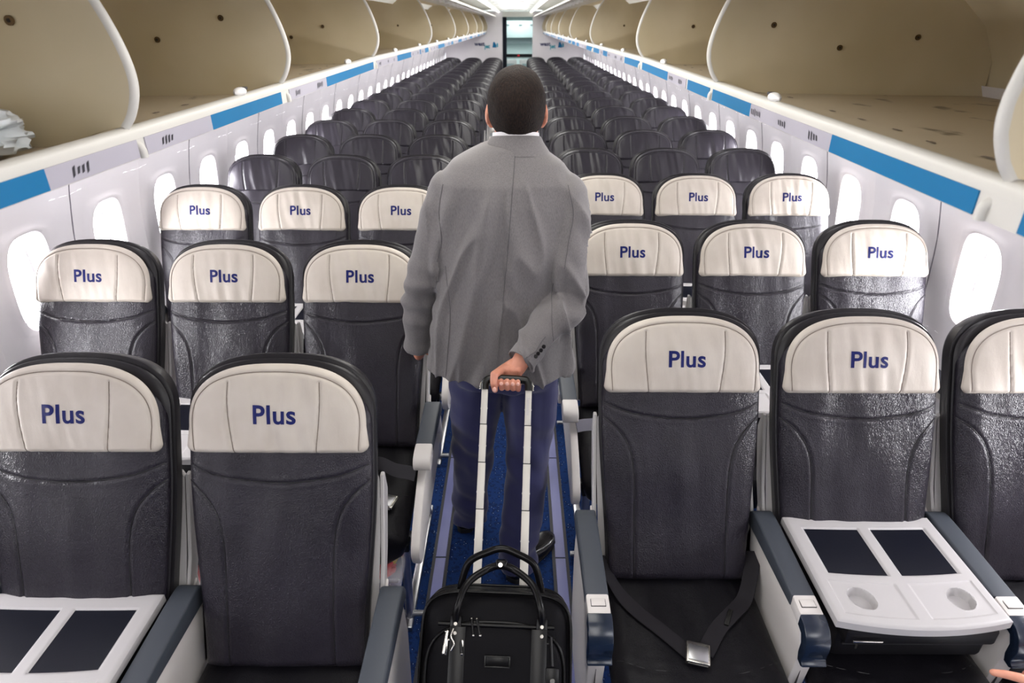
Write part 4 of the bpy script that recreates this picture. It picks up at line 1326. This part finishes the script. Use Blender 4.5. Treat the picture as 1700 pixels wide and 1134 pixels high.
# ------------------------------------------------------------------ the man
MC = Vector((.02, 1.85, 0))
man = root('person', tuple(MC), 'man seen from behind in grey jacket and navy trousers, pulling a suitcase down the aisle', 'person')
def mlink(name, me, smooth=180):
    o = link(name, me, man, smooth); o.location = -MC; return o
def mobj(name, mb, parent=None, smooth=60):
    o = obj(name, mb, parent or man, smooth)
    if parent is None: o.location = -MC
    return o
SHL, ELL, WRL = Vector((-.158, 1.835, 1.452)), Vector((-.250, 1.835, 1.135)), Vector((-.284, 1.880, .905))
SHR, ELR, WRR = Vector((.194, 1.825, 1.452)), Vector((.210, 1.762, 1.135)), Vector((.068, 1.592, 1.012))
HC_ = Vector((.050, 1.865, 1.675))
# body: head, neck, trunk, arms, legs in one surface; hands finer
parts = []
hr = Matrix.Rotation(.12, 3, 'X')
parts.append(ellipsoid(HC_ + Vector((0, -.012, .012)), (.074, .092, .090), 28, 20, hr))
parts.append(ellipsoid(HC_ + Vector((0, .025, -.045)), (.058, .066, .072), 24, 16))
parts.append(ellipsoid(HC_ + Vector((0, .072, -.085)), (.028, .024, .022), 16, 12))
parts.append(ellipsoid(HC_ + Vector((0, .098, -.025)), (.012, .018, .024), 14, 10))       # nose
parts.append(ellipsoid(HC_ + Vector((0, .088, -.058)), (.024, .010, .006), 14, 10))
parts.append(ellipsoid(HC_ + Vector((0, .088, -.066)), (.022, .010, .006), 14, 10))
parts.append(ellipsoid(HC_ + Vector((0, .082, .012)), (.046, .012, .008), 14, 10))
for sx in (-1, 1):
    er = Matrix.Rotation(sx * .35, 3, 'Z') @ Matrix.Rotation(-.12, 3, 'X')
    parts.append(ellipsoid(HC_ + Vector((sx * .080, .004, -.022)), (.0075, .018, .032), 16, 12, er))
    parts.append(ellipsoid(HC_ + Vector((sx * .074, .008, -.048)), (.009, .010, .014), 12, 10))
parts += chain([(.050, 1.872, 1.64), (.048, 1.850, 1.52), (.04, 1.84, 1.44)], [.062, .063, .075], 20)
parts.append(loft([sring(.02, 1.85, z, a, b, 2.3, 28) for z, a, b in ((.86, .15, .10), (.95, .165, .11), (1.1, .15, .10), (1.3, .17, .11), (1.42, .17, .10), (1.48, .10, .07))]))
parts += chain([SHL + Vector((.02, 0, -.03)), ELL, WRL], [.045, .038, .028]); parts += chain([SHR + Vector((-.02, 0, -.03)), ELR, WRR], [.045, .038, .028])
LHIP, LKN, LAN = Vector((-.065, 1.865, .88)), Vector((-.105, 1.90, .50)), Vector((-.138, 1.985, .10))
RHIP, RKN, RAN = Vector((.095, 1.855, .88)), Vector((.100, 1.845, .50)), Vector((.062, 1.745, .10))
parts += chain([LHIP, LKN, LAN], [.08, .055, .038]); parts += chain([RHIP, RKN, RAN], [.08, .055, .038])
body_me = remesh(parts, .0055, 3)
# right hand gripping
bar_y, bar_z = GR.y, GR.z
bp_ = [Vector(SP(x, Lh + .003, .012)) + SO for x in (-.03, .04)]
def barpt(x):
    t = (x - bp_[0].x) / (bp_[1].x - bp_[0].x); return bp_[0].lerp(bp_[1], t)
hand = []
hand += chain([WRR, WRR + Vector((-.014, -.010, -.022))], [.027, .025], 16)
for kx in (.008, .025, .042, .058):
    b0 = barpt(kx)
    hand += chain([WRR + Vector(((kx - .035) * .35 - .012, -.012, -.020)), b0 + Vector((0, .020, .018))], [.014, .0105], 14)
fing = [(.010, .0088, 0), (.0265, .0092, .001), (.0425, .0090, .0), (.0575, .0078, -.003)]
for kx, r_, dd in fing:
    b0 = barpt(kx)
    pts = [b0 + Vector((0, .021, .016)), b0 + Vector((.001, .022, -.012)), b0 + Vector((.001, .006, -.026 + dd)), b0 + Vector((0, -.014, -.022 + dd)), b0 + Vector((-.001, -.021, -.004 + dd * .5)), b0 + Vector((-.001, -.019, .004))]
    hand += chain(pts, [r_ + .0015, r_ + .001, r_, r_ * .98, r_ * .95, r_ * .85], 14)
b0 = barpt(-.008)
hand += chain([WRR + Vector((-.026, -.004, -.012)), WRR + Vector((-.050, -.006, -.026)), b0 + Vector((-.003, -.012, .020)), b0 + Vector((-.004, -.024, -.002)), b0 + Vector((-.001, -.026, -.022))], [.016, .0145, .0115, .0105, .0085], 14)
hand_me = remesh(hand, .0018, 4, .4)
# left hand: relaxed, curled forward
lh = []
palm = WRL + Vector((-.004, .035, -.052))
palm = WRL + Vector((-.002, .046, -.034))
lh += chain([WRL, palm], [.026, .026], 16)
lh.append(ellipsoid(WRL + Vector((-.003, .046, -.038)), (.022, .045, .034), 18, 14))
for i, (oy, ln, r_) in enumerate(((.028, .068, .0088), (.010, .074, .009), (-.008, .070, .0088), (-.024, .056, .0078))):
    k0_ = WRL + Vector((-.002 , .080 - .2 * abs(oy), -.042 + oy * .9))
    pts = [k0_, k0_ + Vector((.006, ln * .42, -.008)), k0_ + Vector((.024, ln * .55, -.022)), k0_ + Vector((.040, ln * .40, -.030))]
    lh += chain(pts, [r_ + .001, r_, r_ * .95, r_ * .85], 12)
lh += chain([WRL + Vector((.008, .040, -.01)), WRL + Vector((.026, .070, -.012)), WRL + Vector((.032, .095, -.018))], [.014, .0115, .009], 12)
lhand_me = remesh(lh, .0022, 3, .4)
bm_ = join_meshes([body_me, hand_me, lhand_me], [M['skin']] * 3, 'body')
ob = mlink('body', bm_, 180)
# nails
for kx, r_, dd in fing:
    b0 = barpt(kx); g = MB()
    g.add(*ellipsoid(b0 + Vector((-.001, -.0285, .001)), (r_ * .62, .0022, .006), 12, 8), M['nail']); mobj('fingernail', g, ob)
b0 = barpt(-.008); g = MB(); g.add(*ellipsoid(b0 + Vector((-.002, -.0345, -.016)), (.006, .0024, .0085), 12, 8), M['nail']); mobj('fingernail', g, ob)
for sx in (-1, 1):
    g = MB(); g.add(*ellipsoid(HC_ + Vector((sx * .030, .080, -.004)), (.012, .010, .008), 14, 10), M['eye']); mobj('eye', g, ob)
# hair
v, f = ellipsoid((0, 0, 0), (1, 1, 1), 96, 72)
hv = []
for p in v:
    q = Vector(p)
    P_ = hr @ Vector((q.x * .0815 * (1 + .30 * max(0, -q.z) ** 2.2), q.y * .101, q.z * .097)) + HC_ + Vector((0, -.012, .010))
    n = noise.noise(q * 3) * .002 + noise.noise(q * 40) * .0008
    P_ += q * n
    hv.append(P_)
mbh = MB(); keep = []
ff = []
zcut = HC_.z
def keepv(P_):
    r = P_ - HC_
    nape = -.074 + max(0, r.y + .05) * .5
    if r.y > -.012:
        lim = -.020 + (r.y + .012) * 1.2
        if r.y > .045: lim = .045 + (r.y - .045) * .5
        return r.z > lim
    return r.z > nape
kv = [keepv(P_) for P_ in hv]
for q in f:
    if all(kv[i] for i in q): ff.append(q)
inner = [HC_ + (P_ - HC_) * .90 for P_ in hv]
mbh.add(hv, ff, M['hair']); mbh.add(inner, ff, M['hair'])
from collections import Counter
ec = Counter(); ed = {}
for q in ff:
    for a, b in zip(q, q[1:] + q[:1]): ec[tuple(sorted((a, b)))] += 1
mbh.add(hv + inner, [(a, b, b + len(hv), a + len(hv)) for (a, b), c in ec.items() if c == 1], M['hair'])
# lower hair thickness towards the nape: rounded roll
mobj('hair', mbh, None, 180)

# jacket
jp = []
JR = [(.858, .000, 1.845, .243, .150), (.90, .001, 1.845, .238, .149), (.98, .002, 1.845, .226, .144), (1.08, .006, 1.84, .205, .134), (1.16, .010, 1.84, .198, .130), (1.26, .014, 1.84, .202, .132),
      (1.34, .016, 1.84, .206, .132), (1.42, .017, 1.838, .210, .125), (1.475, .018, 1.838, .200, .112), (1.503, .020, 1.84, .182, .098), (1.53, .026, 1.842, .160, .086), (1.553, .034, 1.846, .118, .078), (1.572, .044, 1.85, .086, .074)]
jp.append(loft([sring(cx, cy, z, a, b, 2.5, 56) for z, cx, cy, a, b in JR]))
def sleeve(S, E, W, rs):
    d2 = (W - E).normalized()
    pts = [S, S.lerp(E, .33), S.lerp(E, .7), E, E.lerp(W, .45), W + d2 * .004]
    pp = smooth_poly([tuple(p) for p in pts], 6)
    n = len(pp); rr = []
    for i in range(n):
        t = i / (n - 1) * (len(rs) - 1); k = min(int(t), len(rs) - 2); rr.append(rs[k] + (rs[k + 1] - rs[k]) * (t - k))
    return [tube(pp, rr, 24), ellipsoid(S, (rs[0],) * 3, 24, 16)]
jp += sleeve(SHL + Vector((.010, 0, -.012)), ELL, WRL, [.065, .066, .062, .058, .052, .044])
jp += sleeve(SHR + Vector((-.012, 0, -.012)), ELR, WRR, [.065, .066, .062, .058, .053, .045])

jme = remesh(jp, .006, 7)
co = np_co(jme); no = np_no(jme)
disp = np.zeros(len(co))
for i in range(len(co)):
    x, y, z = co[i]
    w = .0
    p = Vector((x, y, z))
    # torso folds run near vertical, converge at the waist
    if -.21 < x < .25:
        w += noise.noise(Vector((x * 11 + z * 1.6, y * 3, z * 2.2))) * .020 * (1 if z < 1.42 else max(0, 1 - (z - 1.42) * 12))
        u = 1 - abs(noise.noise(Vector((x * 13 + (z - 1.1) * 3.0 * (1 if x > .02 else -1), 4.0, z * 2.4 + 3)))) * 3.0
        w += .016 * max(0, u) ** 2 * (1 if z < 1.40 else max(0, 1 - (z - 1.40) * 9))
        w += noise.noise(Vector((x * 5, y * 2, z * 6 + 7))) * .010
        if z < 1.12: w += .004 * math.sin((x + .03) * 34 + z * 3) * min(1, (1.12 - z) * 5) * (1 if y < 1.84 else .5)
    dl = min((p - SHL.lerp(ELL, t)).length for t in (0, .25, .5, .75, 1)); dl = min(dl, min((p - ELL.lerp(WRL, t)).length for t in (.3, .6, 1)))
    dr = min((p - SHR.lerp(ELR, t)).length for t in (0, .25, .5, .75, 1)); dr = min(dr, min((p - ELR.lerp(WRR, t)).length for t in (.3, .6, 1)))
    if min(dl, dr) < .12 and (x < -.17 or x > .19 or y < 1.70):
        de = min((p - ELL).length, (p - ELR).length)
        w += noise.noise(Vector((x * 6 + y * 6, y * 10, z * 22))) * (.008 + .018 * math.exp(-(de / .10) ** 2))
    disp[i] = w
co2 = co + no * disp[:, None]
set_co(jme, co2)
jme.materials.append(M['jacket'])
jo = mlink('jacket', jme, 180)
bvh = BVHTree.FromPolygons([tuple(v.co) for v in jme.vertices], [tuple(p.vertices) for p in jme.polygons])
def shrink_line(pts, direction=(0, 1, 0), start_back=1.2, r=.0012, mat='jacket_dark', lift=.0006, n=10, name='stitched_seam', parent=None, step=None):
    out = []
    for (x, z) in [(p[0], p[1]) for p in smooth_poly([(a, b, 0) for a, b in pts], n)]:
        h = bvh.ray_cast(Vector((x, start_back, z)), Vector(direction))
        if h[0] is not None: out.append(h[0] + h[1] * lift)
    # drop jumps
    res = [out[0]] if out else []
    for p in out[1:]:
        if abs(p.y - res[-1].y) < .03: res.append(p)
    if len(res) > 3:
        g = MB(); g.add(*tube(res, r, 6), M[mat]); mobj(name, g, parent)
    return res
shrink_line([(.046, 1.555), (.038, 1.45), (.026, 1.3), (.012, 1.15)], r=.0011, parent=jo, n=14)
# back vent: a lapped flap from waist to hem
vent = [(.012, 1.15), (.002, 1.05), (-.008, .95), (-.018, .868)]
g = MB()
pts = []
for (x, z, _) in smooth_poly([(a, b, 0) for a, b in vent], 12):
    for k, dx in enumerate((0, -.010, -.028, -.05)):
        h = bvh.ray_cast(Vector((x + dx, 1.2, z)), Vector((0, 1, 0)))
        q = h[0] if h[0] is not None else Vector((x + dx, 1.7, z))
        lift = (.0045, .0042, .0028, -.001)[k]
        pts.append(q + Vector((0, -lift, 0)))
rows_ = len(pts) // 4
v = pts; f = [(j * 4 + k, j * 4 + k + 1, (j + 1) * 4 + k + 1, (j + 1) * 4 + k) for j in range(rows_ - 1) for k in range(3)]
g.add(v, f, M['jacket'])
back = [p + Vector((0.0, .0045, 0)) for p in pts[::4]]
g.add([p for p in pts[::4]] + back, [(i, i + 1, i + 1 + rows_, i + rows_) for i in range(rows_ - 1)], M['jacket_dark'])
mobj('back_vent', g, jo, 180)
shrink_line([(-.158, 1.475), (-.172, 1.40), (-.168, 1.32), (-.185, 1.25)], r=.0012, parent=jo)
shrink_line([(.196, 1.475), (.212, 1.40), (.200, 1.32), (.19, 1.25)], r=.0012, parent=jo)
shrink_line([(-.160, 1.24), (-.150, 1.10), (-.165, .95), (-.175, .87)], r=.0009, parent=jo)
shrink_line([(.160, 1.20), (.155, 1.10), (.175, .95), (.188, .87)], r=.0009, parent=jo)
shrink_line([(.222, 1.05), (.185, 1.06), (.15, 1.07), (.10, 1.03)], r=.0009, parent=jo)
# collar
def band(rings_, mat, name, parent=None, thick=.004):
    g = MB()
    outer = rings_
    inner_ = []
    for ring in rings_:
        c_ = Vector((sum(p[0] for p in ring) / len(ring), sum(p[1] for p in ring) / len(ring), 0))
        inner_.append([tuple(Vector(p) + (c_ - Vector((p[0], p[1], 0))).normalized() * thick) for p in ring])
    g.add(*loft(outer + inner_[::-1] + [outer[0]], cap=False), mat); return mobj(name, g, parent, 60)
def cr(a, b, z, tilt, cy=1.855, cx=.048): return sring(cx, cy, z, a, b, 2.1, 48, tilt)
co_ = band([cr(.102, .088, 1.545, -.10), cr(.092, .082, 1.560, -.12), cr(.080, .076, 1.578, -.16), cr(.073, .0715, 1.592, -.18), cr(.0715, .070, 1.594, -.18)], M['jacket'], 'jacket_collar', jo, .006)
band([cr(.069, .068, 1.57, -.18), cr(.0670, .0660, 1.596, -.20), cr(.0660, .0650, 1.604, -.20)], M['shirt'], 'shirt_collar', None, .003)
# right sleeve vent + buttons
fd = (WRR - ELR).normalized()
for k in range(4):
    c_ = WRR - fd * (.022 + .014 * k)
    h = bvh.find_nearest(c_ + Vector((.045, -.06, .015)))
    if h[0] is not None:
        g = MB(); g.add(*tube([h[0], h[0] + h[1] * .004], .0058, 14), M['button']); mobj('sleeve_button', g, jo)
ln = []
for k in range(12):
    c_ = WRR - fd * (-.004 + .10 * k / 11)
    h = bvh.find_nearest(c_ + Vector((.030, -.07, .03)))
    ln.append(h[0] + h[1] * .0006)
g = MB(); g.add(*tube(ln, .0011, 6), M['jacket_dark']); mobj('cuff_slit', g, jo)
# cuffs of the shirt and the dark opening of each sleeve
for W_, E_ in ((WRL, ELL), (WRR, ELR)):
    d = (W_ - E_).normalized(); a = d.orthogonal().normalized(); b_ = d.cross(a)
    def rg(c0, r): return [tuple(c0 + a * r * math.cos(2 * PI * k / 30) + b_ * r * math.sin(2 * PI * k / 30)) for k in range(30)]
    g = MB(); g.add(*loft([rg(W_ - d * .03, .043), rg(W_ + d * .006, .0435), rg(W_ + d * .007, .041), rg(W_ - d * .03, .040)], cap=False), M['jacket']); mobj('sleeve_cuff', g, jo)
# trousers
tp = []
tp.append(loft([sring(.015, 1.85, z, a, b, 2.3, 40) for z, a, b in ((.80, .172, .118), (.86, .178, .122), (.95, .170, .115), (1.02, .158, .108))]))
def trleg(H, K, A, rs, bot):
    pp = smooth_poly([tuple(p) for p in (H, H.lerp(K, .5), K, K.lerp(A, .5), A, bot)], 6); n = len(pp); rr = []
    for i in range(n):
        t = i / (n - 1) * (len(rs) - 1); k = min(int(t), len(rs) - 2); rr.append(rs[k] + (rs[k + 1] - rs[k]) * (t - k))
    return [tube(pp, rr, 28)]
tp += trleg(LHIP + Vector((-.008, 0, -.02)), LKN, LAN, [.098, .092, .080, .072, .068, .070], LAN + Vector((0, -.012, -.062)))
tp += trleg(RHIP + Vector((.006, 0, -.02)), RKN, RAN, [.098, .094, .082, .074, .070, .074], RAN + Vector((.004, -.004, -.062)))
tme = remesh(tp, .006, 6)
co = np_co(tme); no = np_no(tme); disp = np.zeros(len(co))
for i in range(len(co)):
    x, y, z = co[i]
    k = math.exp(-((z - .52) / .16) ** 2) + math.exp(-((z - .14) / .10) ** 2) * 1.3 + math.exp(-((z - .80) / .12) ** 2) * .6
    disp[i] = noise.noise(Vector((x * 7, y * 7, z * 15 + x * 6))) * .014 * k + noise.noise(Vector((x * 18, y * 14, z * 3))) * .010
set_co(tme, co + no * disp[:, None]); tme.materials.append(M['trouser'])
mlink('trousers', tme, 180)
# shoes
def shoe(heel, ang, pitch=0.0):
    e = bpy.data.objects.new('shoe', None)
    fx = Vector((math.sin(ang), math.cos(ang), 0)); rx = Vector((fx.y, -fx.x, 0))
    def F(u, w, z): 
        p = heel + fx * u + rx * w + Vector((0, 0, z)); return (p.x, p.y, p.z)
    rings_ = []
    for u, hw, h, low in ((0, .020, .050, .012), (.012, .032, .068, .010), (.05, .037, .085, .010), (.09, .037, .082, .010), (.13, .040, .066, .010), (.18, .046, .050, .008), (.22, .046, .042, .008), (.26, .038, .034, .010), (.285, .022, .026, .012), (.293, .008, .020, .014)):
        ring = []
        for k in range(24):
            t = 2 * PI * k / 24; c_, s_ = math.cos(t), math.sin(t)
            z = low + (h - low) * (.5 + .5 * s_); ring.append(F(u, hw * math.copysign(abs(c_) ** .75, c_), z))
        rings_.append(ring)
    g = MB(); g.add(*loft(rings_), M['shoe']); so = mobj('shoe', g, None, 60)
    g = MB()
    outl = [(0, -.018), (-.002, 0), (0, .018), (.012, .033), (.05, .038), (.09, .037), (.13, .040), (.18, .047), (.22, .047), (.26, .040), (.285, .024), (.297, 0), (.285, -.024), (.26, -.040), (.22, -.047), (.18, -.047), (.13, -.040), (.09, -.037), (.05, -.038), (.012, -.033)]
    v, f = prism(outl, .006, .014, 'z', .001, 1); g.add([F(p[0], p[1], p[2]) for p in v], f, M['sole'])
    hl = [(-.002, -.02), (-.004, 0), (-.002, .02), (.012, .033), (.06, .037), (.065, 0), (.06, -.037), (.012, -.033)]
    v, f = prism(hl, .0005, .022, 'z', .001, 1); g.add([F(p[0], p[1], p[2]) for p in v], f, M['sole'])
    mobj('shoe_sole', g, so, 40)
shoe(Vector((-.155, 1.945, .0)), -.10)
shoe(Vector((.036, 1.690, .0)), .58)

# ------------------------------------------------------------------ second person's hand, lower right corner
HC2 = Vector((1.30, .80, .56))
hand2 = root('person', (1.30, .80, .0), "another person's bare hand, one finger reaching in at the bottom right corner", 'person')
hp_ = []
tip = Vector((1.130, .925, .575))
k1 = Vector((1.225, .868, .578)); k2 = Vector((1.175, .905, .584))
hp_ += chain([tuple(k1), tuple(k2), tuple(k2.lerp(tip, .5) + Vector((0, 0, .002))), tuple(tip)], [.011, .0105, .0095, .0078], 14)
hp_.append(ellipsoid((1.275, .825, .566), (.050, .042, .019), 24, 16, Matrix.Rotation(-.5, 3, 'Z')))
for i in range(3):
    a = Vector((1.255 - .014 * i, .842 - .022 * (i + .3), .565)); 
    hp_ += chain([tuple(a), tuple(a + Vector((-.040, .012, -.004))), tuple(a + Vector((-.048, .010, -.030))), tuple(a + Vector((-.026, .0, -.040)))], [.0112, .0105, .0098, .0085], 14)
hp_ += chain([(1.30, .850, .570), (1.268, .893, .573), (1.235, .915, .566), (1.214, .930, .560)], [.016, .013, .0115, .009], 14)
hp_ += chain([(1.295, .805, .566), (1.36, .74, .565), (1.52, .58, .56)], [.028, .028, .040], 20)
h2 = remesh(hp_, .0028, 4, .4); h2.materials.append(M['skin'])
o = link('hand', h2, hand2, 180); o.location = -Vector(hand2.location)
